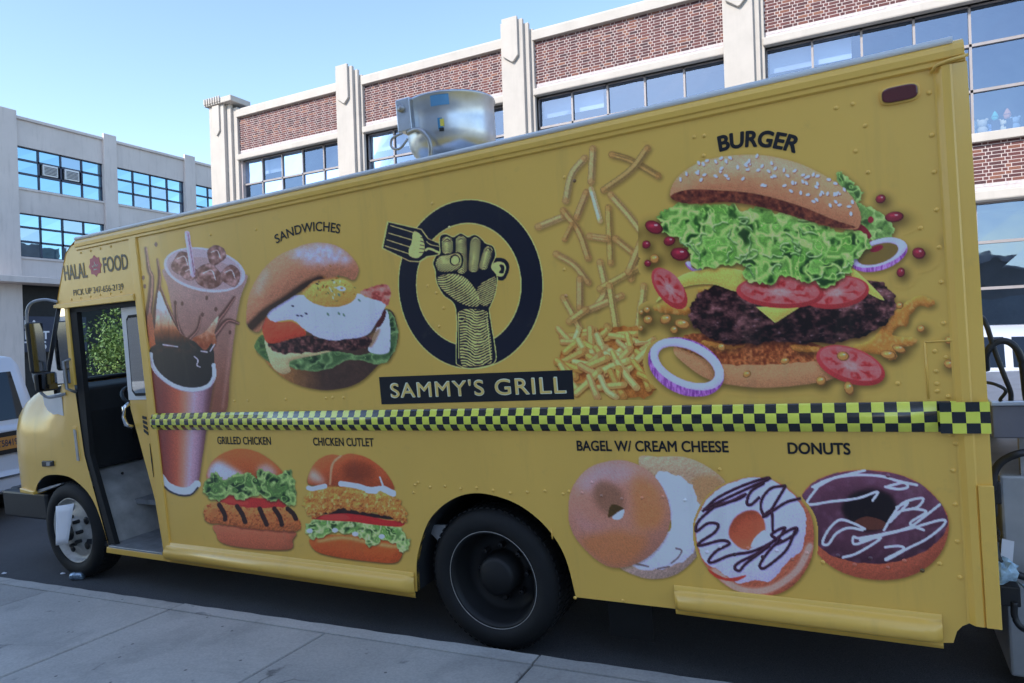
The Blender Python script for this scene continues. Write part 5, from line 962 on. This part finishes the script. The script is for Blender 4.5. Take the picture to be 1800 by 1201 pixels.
RV += [panel(u, v) for u, v in ((1499, 183), (1521, 221), (1504, 266), (1526, 303), (1470, 190), (1618, 401), (1578, 674), (1220, 241), (1237, 274), (1238, 239), (1561, 836), (1680, 780), (1265, 825), (1040, 848), (1000, 864), (412, 705), (436, 704), (502, 702), (573, 700), (585, 699), (604, 699), (727, 866), (735, 848), (790, 400), (760, 358), (752, 503), (767, 515), (780, 542), (772, 574), (1011, 1051), (1095, 1056), (992, 312), (1010, 318), (992, 474), (995, 520), (450, 404), (370, 413))]
# roof exhaust fan
fx, fy, fz = -2.64, 1.20, 3.02
m = MB(); m.box((fx-.28, fy-.28, 2.83), (fx+.28, fy+.28, 3.03)); m.prism([(fx-.34, 2.985), (fx+.34, 2.985), (fx+.34, 3.045), (fx-.34, 3.045)], fy-.34, fy+.34); fan = tp(m, 'exhaust_fan', 'steel', None, .008)
m = MB(); m.lathe([(.19, .02), (.195, .045), (.225, .062), (.285, .10), (.318, .155), (.328, .22), (.330, .30), (.332, .455), (.345, .463), (.341, .476), (.326, .47), (.318, .30), (.29, .18), (.15, .11), (0, .10)], (fx, fy, fz), 'z', 48); tp(m, 'fan_bowl', 'steel', fan)
m = MB(); m.lathe([(.13, .11), (.13, .38), (.02, .42)], (fx, fy, fz), 'z', 20); tp(m, 'motor_cover', 'steel', fan)
q = at(722, 204, fy-.31); m = MB(); m.box((q[0]-.09, fy-.36, q[2]-.11), (q[0]+.03, fy-.20, q[2]+.12)); tp(m, 'junction_box', 'steel', fan, .008); jx, jz = q[0], q[2]
m = MB(); m.lathe([(.028, 0), (.028, -.02), (.0, -.022)], (jx-.04, fy-.36, jz+.05), 'y', 14); tp(m, 'box_knockout', 'alu', fan)
m = MB(); m.tube(catmull(np.array([(jx-.02, fy-.34, jz-.12), (jx+.10, fy-.37, jz-.13), (jx+.17, fy-.36, jz-.22), (jx+.15, fy-.34, jz-.34), (jx+.08, fy-.32, jz-.38)]), 6, False), .016, 8); m.tube(catmull(np.array([(jx-.05, fy-.36, jz-.12), (jx-.13, fy-.38, jz-.15), (jx-.14, fy-.38, jz-.21), (jx-.07, fy-.38, jz-.23), (jx-.01, fy-.36, jz-.17)]), 6, False), .009, 8); tp(m, 'fan_cable', 'alu', fan)
def on_bowl(name, mt, a0, a1, z0, z1, r=.3345): m = MB(); m.grid([[(fx+r*math.cos(a), fy+r*math.sin(a), z) for a in np.linspace(a0, a1, 9)] for z in (z0, z1)], False, True); return tp(m, name, mt, fan)
on_bowl('maker_label', mat('blue_label', (.10, .30, .55), .5), -1.42, -1.02, fz+.375, fz+.45); on_bowl('warning_label', mat('label_blue', (.05, .25, .5), .5), -1.30, -1.20, fz+.21, fz+.29); on_bowl('warning_label', mat('label_yellow', (.75, .65, .10), .5), -1.25, -1.165, fz+.23, fz+.28, .3355); on_bowl('warning_label', 'black', -1.28, -1.18, fz+.195, fz+.22, .3365)

# ------------------------------------------------------------------ printed pictures and lettering on the side
ARTS = []
def picture(A, name, label, y=-.0008, step=1.4):
    ARTS.append(A); y = y*.27 if y < -.001 else y
    U = np.arange(A.u0, A.u1, step); V = np.arange(A.v0, A.v1, step); nu, nv = len(U), len(V)
    k = int(round(step*SS)); pad = box1(box1(np.concatenate([A.rgb*A.a[..., None], A.a[..., None]], 2).reshape(A.h, -1), 1, 0).reshape(A.h, A.w*4)[:, :], 0, 0).reshape(A.h, A.w, 4)
    xi = np.clip(((U-A.u0)*SS).astype(int), 0, A.w-1); yi = np.clip(((V-A.v0)*SS).astype(int), 0, A.h-1); s = pad[yi][:, xi]; al = s[..., 3]
    s = s.copy(); pr_ = s[..., :3]/np.maximum(al, 1e-4)[..., None]; lum = pr_.mean(-1, keepdims=True); pr_ = lum+(pr_-lum)*1.0; pr_ = np.clip(.44+(pr_-.44)*1.20, 0, 1)*(1+.045*np.random.default_rng(5).normal(0, 1, al.shape))[..., None]; s[..., :3] = np.clip(pr_, 0, 1)*al[..., None]
    rgb = s[..., :3]+(np.array(YEL_P)/255.)*(1-al)[..., None]; c = np.clip(srgb(rgb*255.)/KL, 0, .9)
    uu, vv = np.meshgrid(U, V); d = np.stack([(uu-900)/FPX, (vv-600.5)/FPX, np.ones_like(uu)], -1)@RC; t = (y-CT[1])/d[..., 1]; P = CT+d*t[..., None]-OT
    keep = al > .015; cell = keep[:-1, :-1] | keep[1:, :-1] | keep[:-1, 1:] | keep[1:, 1:]; ii = np.arange(nu*nv).reshape(nv, nu)
    q = np.stack([ii[:-1, :-1][cell], ii[1:, :-1][cell], ii[1:, 1:][cell], ii[:-1, 1:][cell]], 1)
    used = np.zeros(nu*nv, bool); used[q.ravel()] = True; remap = np.cumsum(used)-1; q = remap[q]; vv_ = P.reshape(-1, 3)[used]; cc = np.concatenate([c.reshape(-1, 3)[used], np.ones((used.sum(), 1))], 1)
    me = bpy.data.meshes.new(name); me.vertices.add(len(vv_)); me.vertices.foreach_set('co', vv_.ravel()); me.loops.add(q.size); me.loops.foreach_set('vertex_index', q.ravel().astype(np.int32)); me.polygons.add(len(q)); me.polygons.foreach_set('loop_start', np.arange(0, q.size, 4, dtype=np.int32)); me.update(calc_edges=True)
    ca = me.color_attributes.new('Col', 'FLOAT_COLOR', 'POINT'); ca.data.foreach_set('color', cc.astype(np.float32).ravel()); me.materials.append(M['print'])
    o = link(name, me, TR); o['label'] = label; return o
picture(art_cup(), 'printed_coffee', 'printed iced coffee cup and brown paper cup splashing', -.003, 1.2)
picture(art_sandwich(), 'printed_sandwich', 'printed fried egg sandwich')
picture(art_logo(), 'printed_logo', 'round black logo of a fist holding a fork', -.003, .9)
picture(art_fries(), 'printed_fries', 'printed flying french fries above a pile')
picture(art_burger(), 'printed_burger', 'printed exploded sesame burger with lettuce, tomato and patty', -.0045, 1.3)
picture(art_bagel(), 'printed_bagel', 'printed bagel with cream cheese', -.003)
picture(art_donut_choc(), 'printed_donut', 'printed chocolate donut with white drizzle', -.003)
picture(art_donut_white(), 'printed_donut', 'printed white iced donut with dark drizzle', -.0045)
picture(art_grilled(), 'printed_sandwich', 'printed grilled chicken sandwich', -.003, 1.1)
picture(art_cutlet(), 'printed_sandwich', 'printed chicken cutlet sandwich', -.003, 1.1)
def glyphs(s, bold=.02, space=1.0):
    c = bpy.data.curves.new('t', 'FONT'); c.body = s; c.size = 1; c.offset = bold; c.space_character = space; c.resolution_u = 5; o = bpy.data.objects.new('t', c); COL.objects.link(o)
    me = bpy.data.meshes.new_from_object(o.evaluated_get(bpy.context.evaluated_depsgraph_get())); v = np.array([p.co[:2] for p in me.vertices]); f = [tuple(p.vertices) for p in me.polygons]
    bpy.data.objects.remove(o); bpy.data.curves.remove(c); bpy.data.meshes.remove(me); return v, f
def letter(s, px, top, name='lettering', mt='ink', y=-.0022, bold=.02, parent=None, f=None, grow=0, space=1.0, ref=None):
    """text along 2 or 3 measured points of its baseline; top = a point on the cap line above the first one"""
    v, fs = glyphs(s, 0, space); r0 = v; x0, x1 = r0[:, 0].min(), r0[:, 0].max(); cap = glyphs('H', 0)[0][:, 1].max()
    P = [np.array(panel(*q)) for q in px]; h = panel(*top)[1]-P[0][1]; out = []
    for x, yy in v:
        t = (x-x0)/(x1-x0); k = yy/cap*h
        if len(P) == 2: b_ = P[0]*(1-t)+P[1]*t; n = np.array([0, 1.])
        else:
            c = 2*P[1]-.5*(P[0]+P[2]); b_ = P[0]*(1-t)**2+2*c*t*(1-t)+P[2]*t*t; d = 2*(1-t)*(c-P[0])+2*t*(P[2]-c); n = np.array([-d[1], d[0]])/np.linalg.norm(d)
        q = b_+n*k; out.append((q[0], y, q[1]))
    m = MB(); e = bold*h*1.1
    for k, (dx, dz) in enumerate(((0, 0), (e, 0), (-e, 0), (0, e), (0, -e), (e*.7, e*.7), (-e*.7, -e*.7), (e*.7, -e*.7), (-e*.7, e*.7))): m.add([(x+dx, yy-.00006*k, z+dz) for x, yy, z in out], fs)
    return tp(m, name, mt, parent)
letter('HALAL', [(114.5, 493), (154.5, 487.5)], (115, 467.5), bold=.02); letter('FOOD', [(183.3, 479.3), (226, 472.5)], (183, 453.5), bold=.02)
letter('PICK UP 347-656-2139', [(130, 520), (217.8, 509)], (130, 509.8), bold=.008)
letter('SANDWICHES', [(486.5, 428.5), (541, 408), (597, 411)], (487, 413), bold=.02); letter('BURGER', [(1266, 266), (1330.7, 257.4), (1397, 268.5)], (1263, 241), bold=.05)
letter('GRILLED CHICKEN', [(383.3, 780.4), (477, 781.8)], (383.3, 767.8), bold=.02); letter('CHICKEN CUTLET', [(551.5, 782.9), (657.8, 784.7)], (551.5, 769.6), bold=.02)
letter('BAGEL W/ CREAM CHEESE', [(1015.2, 792), (1280.8, 794.8)], (1015.2, 775), bold=.028); letter('DONUTS', [(1386, 797.2), (1494.8, 798.8)], (1386, 778.4), bold=.034)
m = MB(); m.prism([panel(666.5, 663), panel(1006.5, 650.5), panel(1009.5, 702), panel(671, 711)], -.0020, -.0006); box_ = tp(m, 'name_board', 'ink', None, 0, 2, 'black name strip with the grill name')
letter("SAMMY'S GRILL", [(688.3, 699), (995.7, 690.7)], (688.3, 674.5), 'lettering', 'cream_print', -.0026, .030, box_, space=1.12, ref="SAMMY'S GRILL"); letter("SAMMY'S GRILL", [(689.8, 698.4), (994.2, 690.2)], (689.8, 675.3), 'lettering', 'gold_print', -.0034, .008, box_, space=1.12, ref="SAMMY'S GRILL")
# red rosette between the cab words
c0 = np.array(panel(167.5, 467.5)); R0 = abs(panel(167.5, 448)[1]-c0[1]); m = MB(); m.prism([(c0[0]+R0*(1 if k % 2 == 0 else .80)*math.sin(k*math.pi/8), c0[1]+R0*(1 if k % 2 == 0 else .80)*math.cos(k*math.pi/8)) for k in range(16)], -.0020, -.0005); ro = tp(m, 'printed_rosette', mat('maroon_print', tuple(alb((126, 44, 66))), .4), None, 0, 2, 'maroon eight pointed rosette emblem')
m = MB()
for L, wd in (([(-.45, .05), (-.30, -.12), (-.12, .10), (0, -.10), (.15, .12), (.28, -.08), (.45, .08)], .045), ([(-.05, .38), (-.02, .08)], .045), ([(-.3, -.35), (.3, -.33)], .04)):
    m.tube([(c0[0]+R0*a, -.0065, c0[1]+R0*b_) for a, b_ in L], R0*wd, 5)
m.v = [(x, -.0026+(y+.0065)*.02, z) for x, y, z in m.v]; tp(m, 'rosette_script', 'cream_print', ro)

def art_at(u, v):
    for A in ARTS[::-1]:
        i, j = int((v-A.v0)*SS), int((u-A.u0)*SS)
        if 0 <= i < A.h and 0 <= j < A.w and A.a[i, j] > .3: return A.rgb[i, j]
for x, z in RV:
    c = art_at(*uvp(x, z)); o_ = Vector((x, 0, z))-Vector(OT)
    if c is None: link('rivet', rme, TR, None, o_)
    else:
        me = rme.copy(); me.materials.clear(); me.materials.append(M['print']); ca = me.color_attributes.new('Col', 'FLOAT_COLOR', 'POINT'); ca.data.foreach_set('color', np.tile(np.append(np.clip(srgb(c*255)/KL, 0, .9), 1), len(me.vertices)).astype(np.float32)); link('rivet', me, TR, None, o_)
# ------------------------------------------------------------------ equipment cart behind the truck's tail
YC = .35
def tthing(name, base, label, cat, group=None): e = empty(name, tw(base), MT); tag(e, label, cat, group); return e
cb = at(1770, 1100, YC); cb = np.array([cb[0], YC+.4, 0.]); CART = tthing('equipment_cart', cb, 'grey steel equipment cart with cables standing against the truck tail', 'cart')
def cp_(m, name, mt, bevel=0): return m.build(name, M[mt] if isinstance(mt, str) else mt, CART, cb, bevel)
x0 = .46; x1 = 1.75
zt = at(1770, 713, YC)[2]; zs = at(1770, 771, YC)[2]; zp = at(1775, 836, YC+.05)[2]; zq = at(1775, 1078, YC+.05)[2]
m = MB(); m.box((x0, YC, zs), (x1, YC+1.0, zt)); cp_(m, 'counter', mat('dark_steel', (.20, .20, .24), .4, .5, var=.2), .006)
m = MB(); m.box((x0-.005, YC-.02, zt+.001), (x1+.02, YC+1.02, zt+.022)); cp_(m, 'counter_top', 'steel', .005)
m = MB(); m.box((x0+.02, YC+.05, .10), (x1, YC+.95, zp)); cp_(m, 'cabinet', mat('grey_cabinet', (.44, .45, .47), .5, .4, var=.25, vs=5, dirt=.4), .012)
for x in (x0+.10, x1-.05):
    for y in (YC+.06, YC+.92): m = MB(); m.box((x, y, zp), (x+.04, y+.04, zs)); cp_(m, 'leg', 'alu')
for x in (x0+.2, x1-.2):
    for y in (YC+.15, YC+.85): m = MB(); m.lathe([(.01, -.03), (.05, -.025), (.05, .025), (.01, .03)], (x, y, .052), 'y', 14); cp_(m, 'castor', 'rubber')
def hose(px, r, Y=YC-.05): m = MB(); m.tube([tuple(p) for p in catmull(np.array([at(u, v, Y+dy) for u, v, dy in px]), 6, False)], r, 8); return cp_(m, 'cable', 'black')
hose([(1722, 556, .12), (1732, 566, 0), (1748, 615, 0), (1765, 660, 0), (1776, 688, .03), (1777, 706, .06)], .010)
hose([(1734, 650, .05), (1734, 622, 0), (1748, 604, 0), (1768, 600, 0), (1786, 612, 0), (1797, 640, .02), (1803, 690, .05), (1806, 707, .06)], .014)
hose([(1732, 672, .05), (1750, 676, 0), (1768, 687, 0), (1758, 703, .03), (1766, 708, .06)], .007)
hose([(1746, 905, .06), (1744, 860, 0), (1749, 828, 0), (1766, 808, 0), (1800, 796, 0), (1840, 800, .1)], .016)
hose([(1747, 940, .05), (1751, 975, 0), (1770, 1000, 0), (1800, 1014, 0), (1830, 1015, .1)], .016)
hose([(1783, 1058, 0), (1784, 1085, 0), (1798, 1105, 0), (1830, 1110, .1)], .013)
for (u0, v0, u1, v1) in ((1745, 846, 1758, 884), (1757, 1030, 1792, 1062), (1752, 930, 1757, 940), (1752, 943, 1757, 951)):
    a, b_ = at(u0, v1, YC-.03), at(u1, v0, YC-.03); m = MB(); m.box((a[0], YC-.05, a[2]), (b_[0], YC+.049, b_[2])); cp_(m, 'socket_box', 'black', .006)
a, b_ = at(1759, 992, YC+.03), at(1784, 950, YC+.03); m = MB(); m.add([(a[0], YC+.03, a[2]+.02), (b_[0]-.012, YC+.04, a[2]), (b_[0], YC+.045, b_[2]-.01), (a[0]+.012, YC+.042, b_[2])], [(0, 1, 2, 3)]); cp_(m, 'taped_notice', 'paper')
# crumpled plastic bag stuffed behind the socket
q = at(1763, 1003, YC-.06); bag = MB(); rng = np.random.default_rng(8); rows = []
for i in range(9):
    t = math.pi*i/8; rows.append([tuple(np.array([.050*math.sin(t)*math.cos(a), .035*math.sin(t)*math.sin(a), .052*math.cos(t)])*(1+rng.uniform(-.32, .25))) for a in np.linspace(0, 6.283, 14, endpoint=False)])
bag.grid(rows, True, False); tail = [(.03, -.01, -.03), (.06, -.02, -.045), (.10, -.01, -.05), (.085, -.015, -.085), (.06, .0, -.06)]; bag.add(tail, [(0, 1, 4), (1, 2, 3), (1, 3, 4)])
e = bag.build('plastic_bag', mat('blue_white_plastic', (.42, .60, .74), .3, var=.75, vs=24)); mm = Matrix([list(r) for r in MT]).to_4x4(); mm.translation = Vector(tw(q)); e.matrix_world = mm; tag(e, 'crumpled pale blue plastic bag wedged on the cart socket', 'bag')

# ------------------------------------------------------------------ parked cars
def car(name, label, base, rot, L, Wd, H, belt, paint, van=False):
    """x runs from tail (0) to nose (L); y across; z up"""
    e = empty(name, base, rot); tag(e, label, 'car'); h = Wd/2
    def ring(w, zb_, zt_): return [(w*.86, zb_), (w*.97, zb_+.07), (w, zb_+.28), (w*.99, zt_-.14), (w*.955, zt_-.03), (w*.90, zt_)]
    stn = [(0, .90, .38, belt-.06), (.04, .95, .32, belt), (.3, 1, .26, belt+.01), (L*.5, 1, .24, belt), (L*.72, 1, .24, belt-.03), (L*.86, .97, .26, belt-.12), (L*.965, .88, .30, belt-.24), (L, .72, .36, belt-.34)]
    m = MB(); rows = []
    for x, k, zb_, zt_ in stn: r = ring(h*k, zb_, zt_); rows.append([(x, y, z) for y, z in r]+[(x, 0, zt_+.03)]+[(x, -y, z) for y, z in r[::-1]]+[(x, 0, zb_)])
    m.grid(rows, True, True); m.f += [tuple(range(len(rows[0]))), tuple(range(len(m.v)-1, len(m.v)-1-len(rows[0]), -1))]; m.sm += [False]*2; m.build('body', paint, e)
    g0, g1, g2, g3 = (.06, .16, L*.60, L*.74) if van else (.10, .62, L*.56, L*.74)
    gs = [(g0, .90, belt-.02, belt+.02), (g1, .80, belt-.02, H-.05), (g1+.35, .79, belt-.02, H), (g2, .78, belt-.02, H-.02), (g3, .84, belt-.08, belt-.02)]
    def gr(x, k, zb_, zt_): s = (zt_-zb_)/(H-belt); w1 = h*(.92-(.92-k)*min(1, s)); return [(x, h*.92, zb_), (x, w1+.01, zt_-.10*min(1, s)), (x, w1-.06, zt_), (x, 0, zt_+.02), (x, -w1+.06, zt_), (x, -w1-.01, zt_-.10*min(1, s)), (x, -h*.92, zb_)]
    m = MB(); G = [gr(*q) for q in gs]; m.grid(G, False, True); m.f += [tuple(range(7))]; m.sm += [False]; m.build('cabin', paint, e)
    for s in (1, -1):                     # side windows
        def P(i, t, dz0=.06, dz1=.13): a, b = Vector(G[i][0]), Vector(G[i][1]); q = a.lerp(b, t); return (q.x, s*(q.y+.012), q.z)
        for i, (ta, tb) in enumerate(((1, 2), (2, 3), (3, 4))):
            pa, pb = (ta, tb); f0, f1 = (.10, .93)
            def on(x, t):
                i0 = pa; k = (x-gs[pa][0])/(gs[pb][0]-gs[pa][0]); a = Vector(G[pa][0]).lerp(Vector(G[pb][0]), k); b = Vector(G[pa][1]).lerp(Vector(G[pb][1]), k); q = a.lerp(b, t); return (q.x, s*(q.y+.010), q.z)
            xa, xb = gs[pa][0]+.05, gs[pb][0]-.05
            if i == 1:
                mid = (xa+xb)/2; segs = ((xa, mid-.04), (mid+.04, xb))
            else: segs = ((xa, xb),)
            for u0, u1 in segs:
                m = MB(); m.add([on(u0, f0), on(u1, f0), on(u1, f1), on(u0, f1)], [(0, 1, 2, 3)]); m.build('side_window', M['carglass'], e)
        for x in (L*.36, L*.57): m = MB(); m.tube([(x-.09, s*(h+.005), belt-.13), (x-.07, s*(h+.03), belt-.125), (x+.07, s*(h+.03), belt-.125), (x+.09, s*(h+.005), belt-.13)], .013, 6); m.build('door_handle', paint, e)
        m = MB(); m.box((L*.15, s*h*1.0-.01, .50), (L*.84, s*h*1.0+.012, .56)); m.build('side_moulding', M['alu'], e)
        for x in (L*.19, L*.80):
            m = MB(); m.lathe([(.20, .0), (.24, -.015), (.31, -.01), (.325, .03), (.325, .17), (.30, .2), (.2, .2)], (x, s*(h-.06)-(.0 if s < 0 else 0), .325), 'y', 30)
            if s > 0: m.v = [(a, 2*(h-.06)-b, c) for a, b, c in m.v]
            wl = m.build('wheel', M['rubber'], e); m = MB(); m.lathe([(.205, .005), (.19, .02), (.05, .0), (0, -.005)], (x, s*(h-.06), .325), 'y', 24)
            if s > 0: m.v = [(a, 2*(h-.06)-b, c) for a, b, c in m.v]
            m.build('rim', M['alu'], wl); m = MB(); m.lathe([(.37, -.004 if s < 0 else .004), (.40, -.002 if s < 0 else .002)], (x, s*(h+.004), .335), 'y', 30); m.build('arch_trim', M['black'], e)
    a, b, c, d = G[0][0], G[0][6], G[1][5], G[1][1]
    def lp(p, q, t): return tuple(Vector(p).lerp(Vector(q), t))
    def back(yf, t): p = Vector(lp(a, d, t)); return (p.x-.012, p.y*yf, p.z)
    m = MB(); m.add([back(-.86, .12), back(.86, .12), back(.86, .90), back(-.86, .90)], [(0, 1, 2, 3)]); m.build('rear_window', M['carglass'], e)
    def fr_(yf, t): p = Vector(G[4][0]).lerp(Vector(G[3][1]), t); return (p.x+.014, p.y*yf, p.z)
    m = MB(); m.add([fr_(-.88, .06), fr_(.88, .06), fr_(.88, .92), fr_(-.88, .92)], [(0, 1, 2, 3)]); m.build('windscreen', M['carglass'], e)
    m = MB(); m.prism([(-.06, .34), (.10, .34), (.10, .56), (-.03, .58), (-.06, .52)], -h*.96, h*.96, lambda x, y, z: (x, y, z)); m.build('rear_bumper', paint, e, None, .03)
    m = MB(); m.box((-.075, -h*.8, .50), (-.061, h*.8, .525)); m.build('bumper_trim', M['chrome'], e)
    for s in (1, -1):
        m = MB(); m.box((-.02, s*h*.86-.07, belt-.42), (.06, s*h*.86+.07, belt-.06)); m.build('tail_lamp', M['redlens'], e, None, .02)
        m = MB(); m.box((L*.955, s*h*.66-.16, .60), (L*.985, s*h*.66+.16, .72)); m.build('headlight', M['white'], e, None, .03)
    return e
flip = lambda A: np.stack([-A[:, 0], -A[:, 1], A[:, 2]], 1)
# van ahead of the truck, tail towards it (its nose points to -X)
tailX = -9.15; yr = at(66, 700, 0); d_ = RC.T@np.array([(63-900)/FPX, (690-600.5)/FPX, 1]); yR = CT[1]+d_[1]*((tailX-CT[0])/d_[0])
van = car('parked_minivan', 'white minivan seen from behind, parked ahead of the yellow truck', tw((tailX, yR-.86, 0)), flip(MT), 4.7, 1.9, 1.97, 1.10, M['carwhite'], True)
plm = MB(); yl_ = -(yR-.86); d2 = RC.T@np.array([(14-900)/FPX, (778-600.5)/FPX, 1]); P2 = CT+d2*((tailX-CT[0])/d2[0]); pc = (-.035, -(P2[1]-(yR-.86)), P2[2])
plm.box((-.045, pc[1]-.155, pc[2]-.075), (-.030, pc[1]+.155, pc[2]+.075)); m = plm.build('number_plate', mat('orange_plate', (.62, .27, .06), .5), van); m2 = MB(); m2.box((-.029, pc[1]-.26, pc[2]-.13), (-.012, pc[1]+.26, pc[2]+.13)); m2.build('plate_recess', M['black'], van)
v, fs = glyphs('T58419C', .015); sc = .26/(v[:, 0].max()-v[:, 0].min()); tm_ = MB(); tm_.add([(-.0465, pc[1]-(x-v[:, 0].min())*sc+.13, pc[2]-.035+y*sc*1.6) for x, y in v], fs); tm_.build('plate_number', M['navyframe'], m)
# silver crossover on the far side
suv = car('silver_crossover', 'silver crossover parked across the street beyond the truck tail', (-.2, 7.7, rz(2, 7.7)), None, 4.6, 1.86, 1.56, 1.02, M['silver'])

# ------------------------------------------------------------------ street tree seen through the cab
def tree(base, H, R, name, label):
    e = empty(name, base); tag(e, label, 'tree'); rng = np.random.default_rng(12); tk = MB(); tk.tube([(0, 0, -.1), (.03, .02, .9), (-.02, .05, H*.42), (.02, 0, H*.62)], [.11, .085, .07, .045], 9)
    tips = []
    for k in range(11):
        a = k*2.4; z0 = H*(.34+.025*k); L = R*rng.uniform(.6, .95); p = [(0, 0, z0), (math.cos(a)*L*.5, math.sin(a)*L*.5, z0+L*.45), (math.cos(a)*L, math.sin(a)*L, z0+L*.72)]; tk.tube(p, [.04, .025, .01], 6); tips += [p[1], p[2]]
    tk.build('trunk', M['bark'], e); V = []; Fc = []; Rn = []
    cl = [(np.array(t)+rng.normal(0, .22, 3), rng.uniform(.28, .55)) for t in tips for _ in range(2)]+[(np.array([rng.normal(0, R*.45), rng.normal(0, R*.45), H*rng.uniform(.55, .95)]), rng.uniform(.3, .6)) for _ in range(12)]
    for c, r in cl:
        tone = rng.uniform(0, .6)
        for _ in range(85):
            p = rng.normal(0, 1, 3); p = c+p/np.linalg.norm(p)*r*rng.uniform(.3, 1)**.6; a, b = rng.normal(0, 1, 3), rng.normal(0, 1, 3); a /= np.linalg.norm(a); b = np.cross(a, b); b /= np.linalg.norm(b); s = rng.uniform(.035, .075); i = len(V)
            V += [tuple(p-a*s), tuple(p+b*s*.5), tuple(p+a*s), tuple(p-b*s*.5)]; Fc.append((i, i+1, i+2, i+3)); Rn += [min(1, tone+rng.uniform(0, .4))]*4
    me = bpy.data.meshes.new('crown'); me.from_pydata(V, [], Fc); at_ = me.attributes.new('Rnd', 'FLOAT', 'POINT'); at_.data.foreach_set('value', Rn); me.materials.append(M['leaf']); link('crown', me, e); return e
tree((-20.9, 10.0, rz(-20.4, 9.3)), 4.1, 1.35, 'street_tree', 'small leafy street tree on the far corner, seen through the cab')
# sign lettering on the dark shopfront
for txt, z, a in (('LA', 3.0, 13.8), ('NAT', 2.5, 13.8), ('T.15', 2.02, 13.8), ('LA', 3.0, 15.3), ('XX', 2.5, 15.3), ('15', 2.02, 15.3)):
    v, fs = glyphs(txt, .03); m = MB(); m.add([(XL+.068, a+x*.52, z+y*.52) for x, y in v], fs); m.build('sign_letters', M['paper'], sign, OL)

# ------------------------------------------------------------------ litter
def put_thing(o, p): mm = Matrix([list(r) for r in MT]).to_4x4(); mm.translation = Vector(tw(p)); o.matrix_world = mm; return o
m = MB(); rng = np.random.default_rng(3); m.lathe([(0, -.062), (.026, -.060), (.031, -.05), (.031, .045), (.025, .058), (.0, .056)], (0, 0, .031), 'x', 14); m.v = [(x+.10*0, y*(1-.35*math.exp(-(x/.02)**2)), z*(1-.4*math.exp(-((x-.005)/.025)**2))) for x, y, z in m.v]
m.v = [(x*math.cos(.3)-y*math.sin(.3), x*math.sin(.3)+y*math.cos(.3), z) for x, y, z in m.v]; can = m.build('drink_can', mat('crushed_can', (.45, .58, .72), .25, .6, var=.8, vs=26)); put_thing(can, (-5.97, .0, .002)); tag(can, 'crushed silver blue drink can lying by the front tyre', 'can')
for (x, y, lab) in ((-6.89, -.12, 'white paper scrap lying on the kerb edge ahead of the truck'), (-6.27, .04, 'tiny white scrap on the asphalt beside the crushed can'), (-3.9, -.10, 'tiny pale scrap on the asphalt under the rub rail')):
    m = MB(); m.grid([[(.03*math.cos(t)*k*(1+.3*math.sin(3*t)), .018*math.sin(t)*k, .004+.012*(1-k)) for t in np.linspace(0, 6.283, 9)] for k in (.05, .6, 1)], False, False); put_thing(m.build('paper_scrap', M['paper']), (x, y, .003)); tag(COL.objects[-1], lab, 'litter', 'paper scraps in the gutter')
# white sheet hung over the front wheel nuts
c_ = [at(*q, -.07) for q in ((98, 890), (130, 885), (124, 954), (98, 959))]; rows = []
for i in range(7):
    t = i/6; a = c_[0]*(1-t)+c_[3]*t; b_ = c_[1]*(1-t)+c_[2]*t; rows.append([tuple(a*(1-s)+b_*s+np.array([0, -.012*math.sin(s*3.1)-.02*t*s, 0])) for s in np.linspace(0, 1, 6)])
m = MB(); m.grid(rows, False, True); base = np.array(rows[-1][0]); m.v = [tuple(np.array(p)-base) for p in m.v]; ps = m.build('paper_sheet', M['paper']); sd = ps.modifiers.new('s', 'SOLIDIFY'); sd.thickness = .0015; put_thing(ps, base); tag(ps, 'white sheet of paper hanging on the front wheel hub', 'paper')
# small white cup on the cab step
q = at(191, 824, .46); m = MB(); m.lathe([(.0, 0), (.026, 0), (.034, .075), (.036, .078), (.031, .076), (.024, .005)], (0, 0, 0), 'z', 16); put_thing(m.build('paper_cup', M['paper']), (at(191, 826, .34)[0], .34, .912)); tag(COL.objects[-1], 'small white paper cup on the wheel box inside the cab door', 'cup')
